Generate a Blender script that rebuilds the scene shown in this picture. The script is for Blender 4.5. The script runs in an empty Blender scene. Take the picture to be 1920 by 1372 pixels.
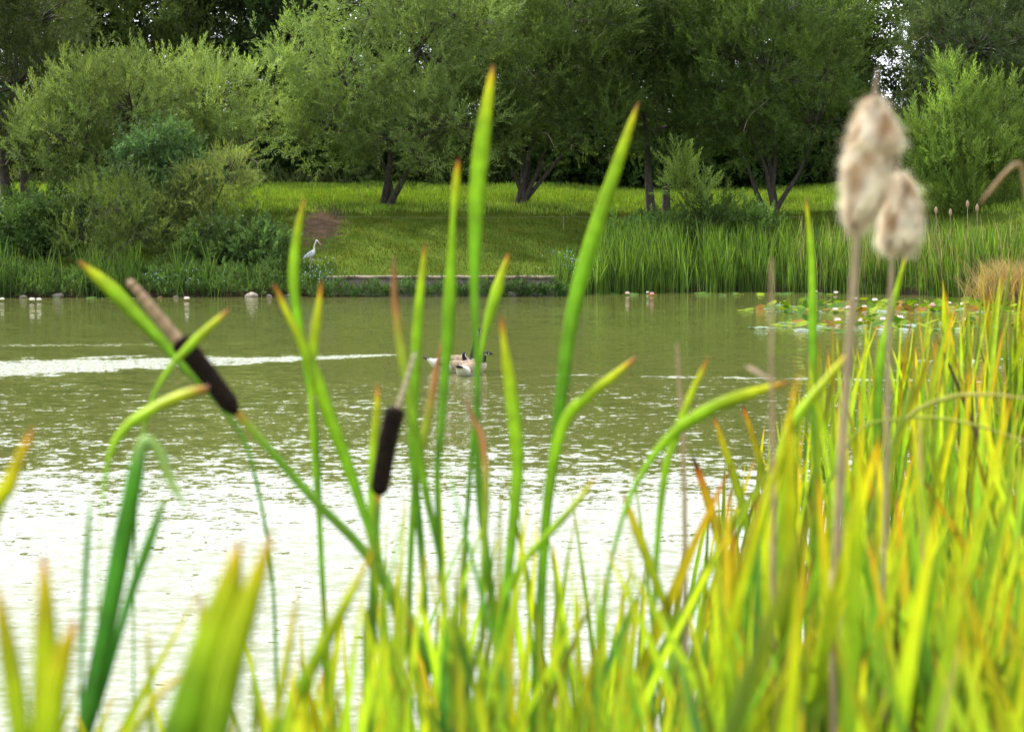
import bpy, math, random
import numpy as np
from mathutils import Vector

RNG = np.random.default_rng(11)
random.seed(7)
S = bpy.context.scene
COL = S.collection
F_PX, CX, CY, HZ, CAM_H = 4533.0, 960.0, 686.0, 408.0, 2.2
PITCH = math.atan((CY - HZ) / F_PX)
CP, SP = math.cos(PITCH), math.sin(PITCH)


def P(px, py, d):
    """world point seen at photo pixel (px,py) lying d metres ahead (world Y)"""
    u = (px - CX) / F_PX; v = -(py - CY) / F_PX
    dy = v * SP + CP; dz = v * CP - SP
    t = d / dy
    return np.array([u * t, d, CAM_H + dz * t])


def unpx(x, y, z):
    """inverse of P"""
    f = y * CP - (z - CAM_H) * SP; v = y * SP + (z - CAM_H) * CP
    return CX + F_PX * x / f, CY - F_PX * v / f


# ------------------------------------------------------------------ helpers
class M:
    """collects verts, faces and vertex colours for ONE mesh object"""
    def __init__(s): s.v = []; s.f4 = []; s.f3 = []; s.c = []; s.n = 0
    def add(s, v, f, c):
        v = np.asarray(v, float).reshape(-1, 3); f = np.asarray(f, np.int64)
        c = np.asarray(c, float)
        if c.ndim == 1: c = np.tile(c, (len(v), 1))
        (s.f4 if f.shape[1] == 4 else s.f3).append(f + s.n)
        s.v.append(v); s.c.append(c); s.n += len(v)
    def build(s, name, mat, parent=None, smooth=False):
        V = np.concatenate(s.v); C = np.concatenate(s.c)
        q = np.concatenate(s.f4) if s.f4 else np.zeros((0, 4), int)
        t = np.concatenate(s.f3) if s.f3 else np.zeros((0, 3), int)
        if parent is not None:
            V = V - np.array(parent.location)
        me = bpy.data.meshes.new(name)
        me.vertices.add(len(V)); me.vertices.foreach_set('co', V.ravel())
        nl = q.size + t.size
        me.loops.add(nl); me.loops.foreach_set('vertex_index', np.concatenate([q.ravel(), t.ravel()]).astype(np.int32))
        me.polygons.add(len(q) + len(t))
        st = np.concatenate([np.arange(len(q)) * 4, len(q) * 4 + np.arange(len(t)) * 3]).astype(np.int32)
        me.polygons.foreach_set('loop_start', st)
        if smooth: me.polygons.foreach_set('use_smooth', np.ones(len(st), bool))
        me.update(calc_edges=True)
        a = me.color_attributes.new('col', 'FLOAT_COLOR', 'POINT')
        a.data.foreach_set('color', np.concatenate([C, np.ones((len(C), 1))], 1).ravel())
        me.materials.append(mat)
        o = bpy.data.objects.new(name, me); COL.objects.link(o)
        if parent is not None: o.parent = parent
        return o


def tag(o, label=None, cat=None, group=None, kind=None):
    if label: o['label'] = label
    if cat: o['category'] = cat
    if group: o['group'] = group
    if kind: o['kind'] = kind
    return o


def empty(name, loc, label, cat, group=None):
    o = bpy.data.objects.new(name, None); COL.objects.link(o)
    o.location = [float(a) for a in loc]; o.empty_display_size = .1
    return tag(o, label, cat, group)


def unit(a):
    a = np.asarray(a, float)
    return a / np.maximum(np.linalg.norm(a, axis=-1, keepdims=True), 1e-9)


def spline(pts, n):
    """Catmull-Rom through rows of pts (any number of columns)"""
    p = np.asarray(pts, float)
    if len(p) == 2: p = np.array([p[0], (p[0] + p[1]) / 2, p[1]])
    q = np.vstack([2 * p[0] - p[1], p, 2 * p[-1] - p[-2]])
    out = []
    for u in np.linspace(0, len(p) - 1 - 1e-6, n):
        i = int(u); t = u - i
        a, b, c, d = q[i], q[i + 1], q[i + 2], q[i + 3]
        out.append(.5 * (2 * b + (c - a) * t + (2 * a - 5 * b + 4 * c - d) * t * t + (3 * b - a - 3 * c + d) * t ** 3))
    return np.array(out)


def tube(m, path, rad, col, seg=6, cap=True):
    path = np.asarray(path, float); n = len(path); rad = np.broadcast_to(np.asarray(rad, float), (n,))
    T = unit(np.gradient(path, axis=0))
    ref = np.array([0, 1, 0.]) if abs(T[0][1]) < .8 else np.array([1., 0, 0])
    A = unit(np.cross(T, ref)); B = np.cross(T, A)
    th = np.linspace(0, 2 * math.pi, seg, endpoint=False)
    V = path[:, None] + rad[:, None, None] * (np.cos(th)[None, :, None] * A[:, None] + np.sin(th)[None, :, None] * B[:, None])
    i = np.arange(n - 1)[:, None] * seg; j = np.arange(seg)[None]; k = (j + 1) % seg
    f = np.stack([i + j, i + k, i + seg + k, i + seg + j], -1).reshape(-1, 4)
    col = np.asarray(col, float)
    if col.ndim == 2: col = np.repeat(col, seg, 0)
    m.add(V.reshape(-1, 3), f, col)


def leafstrip(m, path, w, cols, face, fold=.14, thick=.0004):
    """one leaf with a lens-shaped section: path (n,3), widths (n,), colours (n,3), face = direction its blade faces"""
    n = len(path); T = unit(np.gradient(path, axis=0))
    W = unit(np.cross(T, face)); N = unit(np.cross(W, T))
    w = w[:, None] / 2
    L = path - W * w - N * w * fold; R = path + W * w - N * w * fold
    U = path + N * thick; D = path - N * thick
    V = np.stack([L, U, R, D], 1).reshape(-1, 3)
    i = np.arange(n - 1)[:, None] * 4; j = np.arange(4)[None]; k = (j + 1) % 4
    f = np.stack([i + j, i + k, i + 4 + k, i + 4 + j], -1).reshape(-1, 4)
    m.add(V, f, np.repeat(cols, 4, 0))


def blades(m, base, tip, bend, width, ramp, ns=4, twist=None, prof=None, tpow=1.):
    """many curved leaves at once. ramp: function t,(N) -> (N,3) colours"""
    N = len(base); t = 1 - (1 - np.linspace(0, 1, ns + 1)) ** tpow
    if callable(prof): prof = prof(t)
    ctrl = base + (tip - base) * np.array([.15, .15, .62]) + bend
    a = ((1 - t) ** 2)[None, :, None]; b = (2 * t * (1 - t))[None, :, None]; c = (t ** 2)[None, :, None]
    C = a * base[:, None] + b * ctrl[:, None] + c * tip[:, None]
    T = unit(np.gradient(C, axis=1))
    if twist is None: twist = RNG.uniform(-1.2, 1.2, N)
    fd = np.stack([np.sin(twist), -np.cos(twist), np.zeros(N)], -1)
    W = unit(np.cross(T, fd[:, None]))
    if prof is None: prof = np.minimum(1, ((1 - t) / .45)) ** .75 * (.65 + .35 * np.minimum(1, t * 3))
    prof = np.maximum(prof, .03)
    w = width[:, None, None] * prof[None, :, None] / 2
    Nn = np.cross(W, T)
    V = np.stack([C - W * w - Nn * w * .35, C + Nn * w * .1, C + W * w - Nn * w * .35], 2)  # N,ns+1,3,3
    idx = np.arange(N)[:, None, None] * (ns + 1) * 3 + np.arange(ns)[None, :, None] * 3 + np.arange(2)[None, None, :]
    f = np.stack([idx, idx + 1, idx + 4, idx + 3], -1).reshape(-1, 4)
    cc = np.stack([ramp(tt) for tt in t], 1)
    cc = np.repeat(cc[:, :, None], 3, 2)
    m.add(V.reshape(-1, 3), f, cc.reshape(-1, 3))


def lut(stops):
    """piecewise colour ramp"""
    ts = np.array([s[0] for s in stops]); cs = np.array([s[1] for s in stops])
    return lambda t: np.stack([np.interp(t, ts, cs[:, k]) for k in range(3)], -1)


# ------------------------------------------------------------------ materials
def new_mat(name):
    m = bpy.data.materials.new(name); m.use_nodes = True
    nt = m.node_tree; nt.nodes.clear()
    return m, nt, nt.nodes.new('ShaderNodeOutputMaterial')


def leaf_mat(name, trans=.45, rough=.5, spec=.3, tint=(1., 1., 1.), tint_t=(1.15, 1.1, .5), noise=6., namt=.35):
    m, nt, out = new_mat(name); N = nt.nodes; L = nt.links
    at = N.new('ShaderNodeAttribute'); at.attribute_name = 'col'
    no = N.new('ShaderNodeTexNoise'); no.inputs['Scale'].default_value = noise; no.inputs['Detail'].default_value = 3
    ge = N.new('ShaderNodeNewGeometry'); L.new(ge.outputs['Position'], no.inputs['Vector'])
    mr = N.new('ShaderNodeMapRange'); mr.inputs['From Min'].default_value = .3; mr.inputs['From Max'].default_value = .7
    mr.inputs['To Min'].default_value = 1 - namt; mr.inputs['To Max'].default_value = 1 + namt
    L.new(no.outputs['Fac'], mr.inputs['Value'])
    mu = N.new('ShaderNodeVectorMath'); mu.operation = 'SCALE'
    L.new(at.outputs['Color'], mu.inputs[0]); L.new(mr.outputs['Result'], mu.inputs['Scale'])
    a = N.new('ShaderNodeVectorMath'); a.operation = 'MULTIPLY'; a.inputs[1].default_value = tint
    b = N.new('ShaderNodeVectorMath'); b.operation = 'MULTIPLY'; b.inputs[1].default_value = tint_t
    L.new(mu.outputs[0], a.inputs[0]); L.new(mu.outputs[0], b.inputs[0])
    pr = N.new('ShaderNodeBsdfPrincipled'); pr.inputs['Roughness'].default_value = rough
    pr.inputs['Specular IOR Level'].default_value = spec
    tr = N.new('ShaderNodeBsdfTranslucent'); mx = N.new('ShaderNodeMixShader'); mx.inputs[0].default_value = trans
    L.new(a.outputs[0], pr.inputs['Base Color']); L.new(b.outputs[0], tr.inputs['Color'])
    L.new(pr.outputs[0], mx.inputs[1]); L.new(tr.outputs[0], mx.inputs[2]); L.new(mx.outputs[0], out.inputs[0])
    return m


def solid_mat(name, rough=.8, noise=8., namt=.3, bump=.0, spec=.3, sheen=0):
    m, nt, out = new_mat(name); N = nt.nodes; L = nt.links
    at = N.new('ShaderNodeAttribute'); at.attribute_name = 'col'
    tc = N.new('ShaderNodeTexCoord')
    no = N.new('ShaderNodeTexNoise'); no.inputs['Scale'].default_value = noise; no.inputs['Detail'].default_value = 6
    L.new(tc.outputs['Object'], no.inputs['Vector'])
    mr = N.new('ShaderNodeMapRange'); mr.inputs['From Min'].default_value = .3; mr.inputs['From Max'].default_value = .7
    mr.inputs['To Min'].default_value = 1 - namt; mr.inputs['To Max'].default_value = 1 + namt
    L.new(no.outputs['Fac'], mr.inputs['Value'])
    mu = N.new('ShaderNodeVectorMath'); mu.operation = 'SCALE'
    L.new(at.outputs['Color'], mu.inputs[0]); L.new(mr.outputs['Result'], mu.inputs['Scale'])
    pr = N.new('ShaderNodeBsdfPrincipled'); pr.inputs['Roughness'].default_value = rough
    pr.inputs['Specular IOR Level'].default_value = spec
    if sheen: pr.inputs['Sheen Weight'].default_value = sheen
    L.new(mu.outputs[0], pr.inputs['Base Color'])
    if bump:
        bp = N.new('ShaderNodeBump'); bp.inputs['Strength'].default_value = bump; bp.inputs['Distance'].default_value = .02
        L.new(no.outputs['Fac'], bp.inputs['Height']); L.new(bp.outputs[0], pr.inputs['Normal'])
    L.new(pr.outputs[0], out.inputs[0])
    return m


MAT = {
    'foliage': leaf_mat('willow_foliage', .33, .6, .12, tint=(.90, .96, .78), tint_t=(1.15, 1.22, .50), noise=.9, namt=.3),
    'grass': leaf_mat('grass_blades', .3, .8, .04, tint_t=(1.1, 1.1, .4), noise=1.2, namt=.3),
    'reed': leaf_mat('reed_leaf', .5, .5, .2, tint_t=(1.3, 1.25, .5), noise=34, namt=.2),
    'far_reed': leaf_mat('bank_reed_leaf', .4, .5, .3, noise=1.5, namt=.35),
    'bark': solid_mat('bark', .9, 9, .4, .6),
    'stem': solid_mat('dry_stem', .8, 30, .2),
    'felt': solid_mat('dark_cattail_felt', .95, 160, .35, .3, .1),
    'fluff': leaf_mat('seed_fluff', .45, .95, .05, tint_t=(1, .97, .9), noise=70, namt=.2),
    'feather': solid_mat('feathers', .75, 40, .16, .2, .15),
    'stone': solid_mat('stone', .85, 7, .35, .6),
    'petal': leaf_mat('petals', .35, .5, .3, tint_t=(1, .9, .9), noise=30, namt=.08),
    'pad': leaf_mat('lily_pad', .3, .7, .04, tint_t=(1.1, 1.1, .4), noise=5, namt=.3),
    'wet_pad': leaf_mat('wet_lily_pad', .1, .25, .7, noise=5, namt=.2),
    'wire': solid_mat('galvanised_wire', .5, 5, .1),
}

# ------------------------------------------------------------------ terrain
XS = [-400, -60, -40, -26, -15, -5, 0, 1.4, 3, 7, 11, 15, 19, 26, 34, 60, 400]
YF = [30, 38, 52, 62, 66.3, 67.6, 68.0, 68.2, 70.5, 72.2, 69.5, 62, 52, 38, 24, 10, 10]
XN = [-400, -30, -12, -4, -1.5, 0, .6, 1.2, 2, 3.4, 5.5, 9, 16, 30, 400]
YN = [16, 9, 5, 3.4, 3.0, 3.0, 3.6, 4.8, 7.5, 11, 15, 20, 24, 24, 10]


def shore(x): return np.interp(x, XS, YF)


def ground_z(x, y):
    x = np.asarray(x, float); y = np.asarray(y, float)
    s = y - np.interp(x, XS, YF)
    hf = np.interp(s, [-6, -1.2, -.05, .35, 1.2, 4, 7.5, 10, 13, 24, 60, 600], [-1.6, -.6, -.06, .22, .5, 1.15, 1.95, 2.40, 2.72, 3.4, 3.7, 4.0])
    s2 = np.interp(x, XN, YN) - y
    hn = np.interp(s2, [-6, -1.5, 0, 1, 3, 60], [-1.6, -.6, -.05, .35, .62, .8])
    h = np.maximum(hf, hn)
    bump = .05 * np.sin(x * 1.3 + 2 * np.sin(y * .4)) * np.sin(y * 1.1 + x * .3) + .03 * np.sin(x * 3.7 + y * 2.3)
    return h + np.where(h > .1, bump, 0)


def grid_axis(parts):
    out = []
    for a, b, st in parts: out += list(np.arange(a, b, st))
    return np.array(out + [parts[-1][1]])


gx = grid_axis([(-500, -60, 40), (-60, -20, 2), (-20, 20, .3), (20, 60, 2), (60, 500, 40)])
gy = grid_axis([(-60, -4, 4), (-4, 14, .4), (14, 60, 2), (60, 95, .3), (95, 140, 3), (140, 900, 60)])
GX, GY = np.meshgrid(gx, gy)
V = np.stack([GX, GY, ground_z(GX, GY)], -1).reshape(-1, 3)
nx = len(gx); i = np.arange(len(gy) - 1)[:, None] * nx + np.arange(nx - 1)[None]
Fq = np.stack([i, i + 1, i + nx + 1, i + nx], -1).reshape(-1, 4)
tm = M(); tm.add(V, Fq, (1, 1, 1))
gm, nt, out = new_mat('grassy_earth'); N = nt.nodes; L = nt.links
ge = N.new('ShaderNodeNewGeometry')
n1 = N.new('ShaderNodeTexNoise'); n1.inputs['Scale'].default_value = .8; n1.inputs['Detail'].default_value = 8; n1.inputs['Roughness'].default_value = .7
n2 = N.new('ShaderNodeTexNoise'); n2.inputs['Scale'].default_value = 14; n2.inputs['Detail'].default_value = 4
L.new(ge.outputs['Position'], n1.inputs['Vector']); L.new(ge.outputs['Position'], n2.inputs['Vector'])
cr = N.new('ShaderNodeValToRGB'); e = cr.color_ramp.elements
e[0].position = .3; e[0].color = (.03, .055, .008, 1); e[1].position = .72; e[1].color = (.09, .125, .02, 1)
L.new(n1.outputs['Fac'], cr.inputs[0])
# mud close to the water line, bare earth path patch
sx = N.new('ShaderNodeSeparateXYZ'); L.new(ge.outputs['Position'], sx.inputs[0])
mz = N.new('ShaderNodeMapRange'); mz.inputs['From Min'].default_value = .12; mz.inputs['From Max'].default_value = .3
L.new(sx.outputs['Z'], mz.inputs['Value'])
mixm = N.new('ShaderNodeMix'); mixm.data_type = 'RGBA'; L.new(mz.outputs[0], mixm.inputs[0])
mixm.inputs[6].default_value = (.035, .026, .016, 1); L.new(cr.outputs[0], mixm.inputs[7])
pc = P(604, 425, 75.6)
dv = N.new('ShaderNodeVectorMath'); dv.operation = 'SUBTRACT'; dv.inputs[1].default_value = (pc[0], pc[1], pc[2])
L.new(ge.outputs['Position'], dv.inputs[0])
ds = N.new('ShaderNodeVectorMath'); ds.operation = 'MULTIPLY'; ds.inputs[1].default_value = (1.5, .34, .5); L.new(dv.outputs[0], ds.inputs[0])
dl = N.new('ShaderNodeVectorMath'); dl.operation = 'LENGTH'; L.new(ds.outputs[0], dl.inputs[0])
ad = N.new('ShaderNodeMath'); ad.operation = 'ADD'; L.new(dl.outputs['Value'], ad.inputs[0])
n3 = N.new('ShaderNodeTexNoise'); n3.inputs['Scale'].default_value = 3.5; n3.inputs['Detail'].default_value = 5; L.new(ge.outputs['Position'], n3.inputs['Vector'])
m3 = N.new('ShaderNodeMath'); m3.operation = 'MULTIPLY'; m3.inputs[1].default_value = 2.6; L.new(n3.outputs['Fac'], m3.inputs[0]); L.new(m3.outputs[0], ad.inputs[1])
mp = N.new('ShaderNodeMapRange'); mp.inputs['From Min'].default_value = 2.0; mp.inputs['From Max'].default_value = 2.6
L.new(ad.outputs[0], mp.inputs['Value'])
mixp = N.new('ShaderNodeMix'); mixp.data_type = 'RGBA'; L.new(mp.outputs[0], mixp.inputs[0])
mixp.inputs[6].default_value = (.075, .05, .034, 1); L.new(mixm.outputs[2], mixp.inputs[7])
pr = N.new('ShaderNodeBsdfPrincipled'); pr.inputs['Roughness'].default_value = 1; pr.inputs['Specular IOR Level'].default_value = .0; L.new(mixp.outputs[2], pr.inputs['Base Color'])
bp = N.new('ShaderNodeBump'); bp.inputs['Strength'].default_value = .8; bp.inputs['Distance'].default_value = .05
L.new(n2.outputs['Fac'], bp.inputs['Height']); L.new(bp.outputs[0], pr.inputs['Normal']); L.new(pr.outputs[0], out.inputs[0])
tag(tm.build('ground', gm, smooth=True), 'grassy bank rising from the pond to the field', kind='structure')

# ------------------------------------------------------------------ water
wm, nt, out = new_mat('pond_water'); N = nt.nodes; L = nt.links
ge = N.new('ShaderNodeNewGeometry'); sep = N.new('ShaderNodeSeparateXYZ'); L.new(ge.outputs['Position'], sep.inputs[0])


def math_n(op, a, b=None, c=None):
    n = N.new('ShaderNodeMath'); n.operation = op
    for k, v in enumerate((a, b, c)):
        if v is None: continue
        if isinstance(v, (int, float)): n.inputs[k].default_value = v
        else: L.new(v, n.inputs[k])
    return n.outputs[0]


def mrange(v, a, b, c, d, smooth=True):
    n = N.new('ShaderNodeMapRange'); n.interpolation_type = 'SMOOTHSTEP' if smooth else 'LINEAR'
    L.new(v, n.inputs['Value'])
    for k, q in zip(('From Min', 'From Max', 'To Min', 'To Max'), (a, b, c, d)): n.inputs[k].default_value = q
    return n.outputs[0]


def wnoise(sx_, sy_, detail=2., off=0.):
    v = N.new('ShaderNodeVectorMath'); v.operation = 'MULTIPLY_ADD'; v.inputs[1].default_value = (sx_, sy_, 1); v.inputs[2].default_value = (off, off * .7, off)
    L.new(ge.outputs['Position'], v.inputs[0])
    n = N.new('ShaderNodeTexNoise'); n.inputs['Scale'].default_value = 1; n.inputs['Detail'].default_value = detail
    L.new(v.outputs[0], n.inputs['Vector'])
    c = N.new('ShaderNodeVectorMath'); c.operation = 'SUBTRACT'; c.inputs[1].default_value = (.5, .5, .5)
    L.new(n.outputs['Color'], c.inputs[0])
    return c.outputs[0], n.outputs['Fac']


X, Y = sep.outputs['X'], sep.outputs['Y']
big, _ = wnoise(1.1, 1.9, 1, 3.); mid, _ = wnoise(4.2, 5.2, 2, 9.); fine, _ = wnoise(13, 16, 2, 17.)
_, patch = wnoise(.035, .16, 2, 31.)
# wind ripple amplitude: glassy near the far bank, livelier towards the camera
amp_mid = math_n('MULTIPLY', mrange(Y, 22, 46, .22, .09), mrange(patch, .38, .62, .7, 1.35))
amp_big = mrange(Y, 18, 50, .09, .05)
amp_fine = mrange(Y, 12, 50, .34, .16)
# wake left by the geese: widening band to the left, centre line and half width as functions of X
ctr = math_n('ADD', math_n('MULTIPLY', X, .60), 39.9)
hw = math_n('ADD', math_n('MULTIPLY', math_n('SUBTRACT', -1.6, X), .40), .14)
_, wn = wnoise(1.6, 1.3, 3, 51.)
dn = math_n('DIVIDE', math_n('ABSOLUTE', math_n('SUBTRACT', Y, ctr)), math_n('MAXIMUM', hw, .05))
wake = math_n('MULTIPLY', mrange(math_n('ADD', dn, math_n('MULTIPLY', math_n('SUBTRACT', wn, .5), 2.2)), .45, 1.15, 1, 0), mrange(X, -2.2, -1.5, 1, 0))
ctr2 = math_n('ADD', math_n('MULTIPLY', X, .10), 42.6)
dn2 = math_n('DIVIDE', math_n('ABSOLUTE', math_n('SUBTRACT', Y, ctr2)), .55)
wake2 = math_n('MULTIPLY', mrange(math_n('ADD', dn2, math_n('MULTIPLY', math_n('SUBTRACT', wn, .5), 3.)), .2, 1.1, .45, 0), mrange(X, -7.5, -4.3, 1, 0))
dn3 = math_n('DIVIDE', math_n('ABSOLUTE', math_n('SUBTRACT', Y, math_n('ADD', math_n('MULTIPLY', X, -.25), 34.0))), .35)
wake3 = math_n('MULTIPLY', mrange(math_n('ADD', dn3, math_n('MULTIPLY', math_n('SUBTRACT', wn, .45), 5.)), .1, 1.1, .7, 0), mrange(X, .0, 1.5, 0, 1))
wk = math_n('MINIMUM', math_n('ADD', math_n('ADD', wake, wake2), wake3), 1.0)


def scale(v, f):
    n = N.new('ShaderNodeVectorMath'); n.operation = 'SCALE'; L.new(v, n.inputs[0])
    if isinstance(f, (int, float)): n.inputs['Scale'].default_value = f
    else: L.new(f, n.inputs['Scale'])
    return n.outputs[0]


def vadd(a, b):
    n = N.new('ShaderNodeVectorMath'); n.operation = 'ADD'; L.new(a, n.inputs[0]); L.new(b, n.inputs[1]); return n.outputs[0]


sl = vadd(vadd(scale(big, amp_big), scale(mid, amp_mid)), scale(fine, math_n('ADD', amp_fine, math_n('MULTIPLY', wk, .55))))
ss = N.new('ShaderNodeSeparateXYZ'); L.new(sl, ss.inputs[0])
# crests facing the camera carry the steeper slope (wake leans towards the viewer)
ny = math_n('SUBTRACT', math_n('SUBTRACT', ss.outputs['Y'], math_n('MULTIPLY', wk, .15)), mrange(Y, 15, 24.5, .085, .0))
cb = N.new('ShaderNodeCombineXYZ'); L.new(math_n('MULTIPLY', ss.outputs['X'], .6), cb.inputs[0]); L.new(ny, cb.inputs[1]); cb.inputs[2].default_value = 1
nn = N.new('ShaderNodeVectorMath'); nn.operation = 'NORMALIZE'; L.new(cb.outputs[0], nn.inputs[0])
pr = N.new('ShaderNodeBsdfPrincipled'); pr.inputs['Base Color'].default_value = (.118, .126, .034, 1)
pr.inputs['Roughness'].default_value = .03; pr.inputs['IOR'].default_value = 1.333
L.new(nn.outputs[0], pr.inputs['Normal']); L.new(pr.outputs[0], out.inputs[0])
w = M(); w.add([(-90, -8, 0), (90, -8, 0), (90, 76, 0), (-90, 76, 0)], [(0, 1, 2, 3)], (1, 1, 1))
tag(w.build('pond_water', wm), 'olive green pond water with pale sky reflections and ripples', kind='structure')


# ------------------------------------------------------------------ trees
def shoot_template(nl, length, leaf, wid, ang=.75):
    v = []; f = []
    for k in range(nl):
        t = .08 + .92 * k / (nl - 1)
        az = k * 2.4 + RNG.uniform(-.3, .3); a = ang * (1.15 - .7 * t) * RNG.uniform(.8, 1.2)
        dr = np.array([math.sin(a) * math.cos(az), math.sin(a) * math.sin(az), math.cos(a)])
        p = np.array([0, 0, t * length]); l = leaf * (1.15 - .45 * t) * RNG.uniform(.8, 1.2)
        sd = unit(np.cross(dr, RNG.normal(size=3))) * wid / 2
        v += [p, p + dr * l * .45 + sd, p + dr * l, p + dr * l * .45 - sd]
        f.append([4 * k, 4 * k + 1, 4 * k + 2, 4 * k + 3])
    return np.array(v), np.array(f)


def put_shoots(m, pos, dirs, scl, cols, tmpl):
    v, f = tmpl; n = len(pos)
    z = unit(dirs); r = RNG.normal(size=(n, 3)); x = unit(np.cross(r, z)); y = np.cross(z, x)
    R = np.stack([x, y, z], 1)                         # rows = axes
    W = np.einsum('vk,nkj->nvj', v, R) * scl[:, None, None] + pos[:, None]
    nl = len(v) // 4
    lc = np.repeat(cols[:, None], nl, 1) * RNG.uniform(.84, 1.16, (n, nl, 1))
    ff = (f[None] + (np.arange(n) * len(v))[:, None, None]).reshape(-1, 4)
    m.add(W.reshape(-1, 3), ff, np.repeat(lc, 4, 1).reshape(-1, 3))


def tree(name, label, cat, base, lobes, stems, shoots, colour, group=None, tmpl=None, per=9, up=.55, clump=.42, r0=.13,
         bark=(.055, .045, .034), warm=.35, sc=1., crown_name='crown', dead=0, inner=.55):
    """base (3,), lobes (cx,cy,cz,rx,ry,rz) world, stems = number of main stems leaving the base"""
    root = empty(name, base, label, cat, group)
    base = np.asarray(base, float)
    lob = np.asarray(lobes, float)
    vol = lob[:, 3] * lob[:, 4] + lob[:, 4] * lob[:, 5] + lob[:, 3] * lob[:, 5]
    cnt = np.maximum(4, (shoots / per * vol / vol.sum()).astype(int))
    tm_ = M(); cm = M()
    starts = []
    for k in range(stems):
        lc = lob[k % len(lob), :3]
        az = 2 * math.pi * (k + .3 * RNG.random()) / max(stems, 1)
        off = np.array([math.cos(az), math.sin(az) * .6, 0]) * (r0 * 1.6 if stems > 1 else 0)
        b = base + off + np.array([0, 0, -.15])
        mid_ = b + (lc - b) * .5 + np.array([0, 0, .25 * np.linalg.norm(lc[:2] - b[:2])]) * .6 + RNG.normal(size=3) * .12 * np.linalg.norm(lc - b) * .3
        path = spline([b, b + (mid_ - b) * .45 + RNG.normal(size=3) * .05, mid_, lc + (lc - mid_) * .35], 12)
        tube(tm_, path, np.linspace(r0, r0 * .25, 12) * (1 + .25 * np.exp(-np.arange(12) / 1.2)), bark, 7)
        starts.append(path)
    allp = np.concatenate(starts)
    for li, l in enumerate(lob):
        ltone = RNG.uniform(.60, 1.30)
        q = allp[np.argmin(np.linalg.norm(allp - l[:3] + [0, 0, l[5] * .6], axis=1))]
        if np.linalg.norm(q - l[:3]) > .6 and li >= stems:
            tube(tm_, spline([q, (q + l[:3]) / 2 + RNG.normal(size=3) * .15, l[:3]], 6), np.linspace(r0 * .45, r0 * .2, 6), bark, 5)
        n = cnt[li]
        dv = RNG.normal(size=(n, 3)); dv[:, 2] = dv[:, 2] * .9 + .12; dv = unit(dv)
        rr = (RNG.random(n) ** .45) * (1 - inner) + inner
        cpos = l[:3] + dv * l[3:6] * rr[:, None]
        csz = clump * RNG.uniform(.6, 1.4, n)
        tone = RNG.uniform(.55, 1.35, n) * ltone; yel = RNG.random(n)
        for c, d_ in zip(cpos[::3], dv[::3]):
            s0 = l[:3] + (c - l[:3]) * .15
            tube(tm_, spline([s0, (s0 + c) / 2 + RNG.normal(size=3) * .12 + [0, 0, .08], c], 5), np.linspace(r0 * .2, r0 * .07, 5), bark, 4)
        k = per
        pos = np.repeat(cpos, k, 0) + RNG.normal(size=(n * k, 3)) * np.repeat(csz, k)[:, None] * .5
        dr = np.repeat(dv, k, 0) * .55 + RNG.normal(size=(n * k, 3)) * .5 + np.array([0, 0, up])
        cc = np.array(colour)[None] * np.repeat(tone, k)[:, None]
        w_ = (np.repeat(yel, k) * warm)[:, None]
        cc = cc * (1 - w_) + cc * np.array([1.45, 1.15, .7]) * w_
        put_shoots(cm, pos, dr, RNG.uniform(.6, 1.25, n * k) * sc, cc, tmpl or WILLOW)
    for k in range(dead):
        l = lob[RNG.integers(len(lob))]
        a = l[:3] - [0, 0, l[5] * .4]; e_ = a + np.array([RNG.uniform(-1.5, 1.5), -l[4] * .9, RNG.uniform(-1.2, .8)])
        tube(tm_, spline([a, (a + e_) / 2 + RNG.normal(size=3) * .2, e_], 7), np.linspace(.028, .008, 7), (.2, .16, .11), 4)
    t_ = tm_.build('trunk', MAT['bark'], root, True)
    cm.build(crown_name, MAT['foliage'], root)
    return root


def lobes_px(lst):
    """(px, py, d, half width px, half height px, half depth m) -> world ellipsoids"""
    o = []
    for px, py, d, rx, rz, ry in lst:
        c = P(px, py, d); k = d / F_PX
        o.append((c[0], c[1], c[2], rx * k, ry, rz * k))
    return o


def on_ground(px, d):
    x = (px - CX) / F_PX * d
    return np.array([x, d, float(ground_z(x, d))])


WILLOW = shoot_template(20, .62, .17, .030)
BROAD = shoot_template(14, .42, .15, .062, 1.0)
FINE = shoot_template(18, .40, .10, .024)
COARSE = shoot_template(16, .95, .30, .085, .9)

PALE = (.165, .225, .082); MIDG = (.095, .145, .045); DARK = (.058, .095, .030); BLUEG = (.085, .150, .070); LIME = (.20, .27, .07)

tree('willow_tree', 'pale spreading willow on the left bank with its bright left edge', 'tree', on_ground(300, 77),
     lobes_px([(250, 215, 77, 150, 95, 2.6), (110, 260, 76, 85, 85, 1.8), (400, 200, 77.5, 115, 85, 2.4), (455, 270, 77, 75, 60, 1.6),
               (165, 175, 76.5, 65, 60, 1.5), (320, 145, 78, 90, 50, 1.8), (190, 330, 76, 80, 50, 1.5)]), 4, 3300, PALE, dead=5)
tree('willow_tree', 'centre left willow with a forked trunk and sunlit grey green crown', 'tree', on_ground(727, 80),
     lobes_px([(655, 170, 80, 105, 110, 2.4), (790, 90, 79, 110, 115, 2.6), (850, 235, 78.3, 105, 85, 2.0), (740, 255, 79, 95, 75, 2.0),
               (880, 50, 79, 90, 80, 2.2), (600, 235, 80.5, 70, 80, 1.8), (560, 130, 81, 70, 90, 2.0), (700, 0, 80, 130, 80, 2.5)]), 3, 4600, (.165, .232, .088), dead=4)
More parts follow.
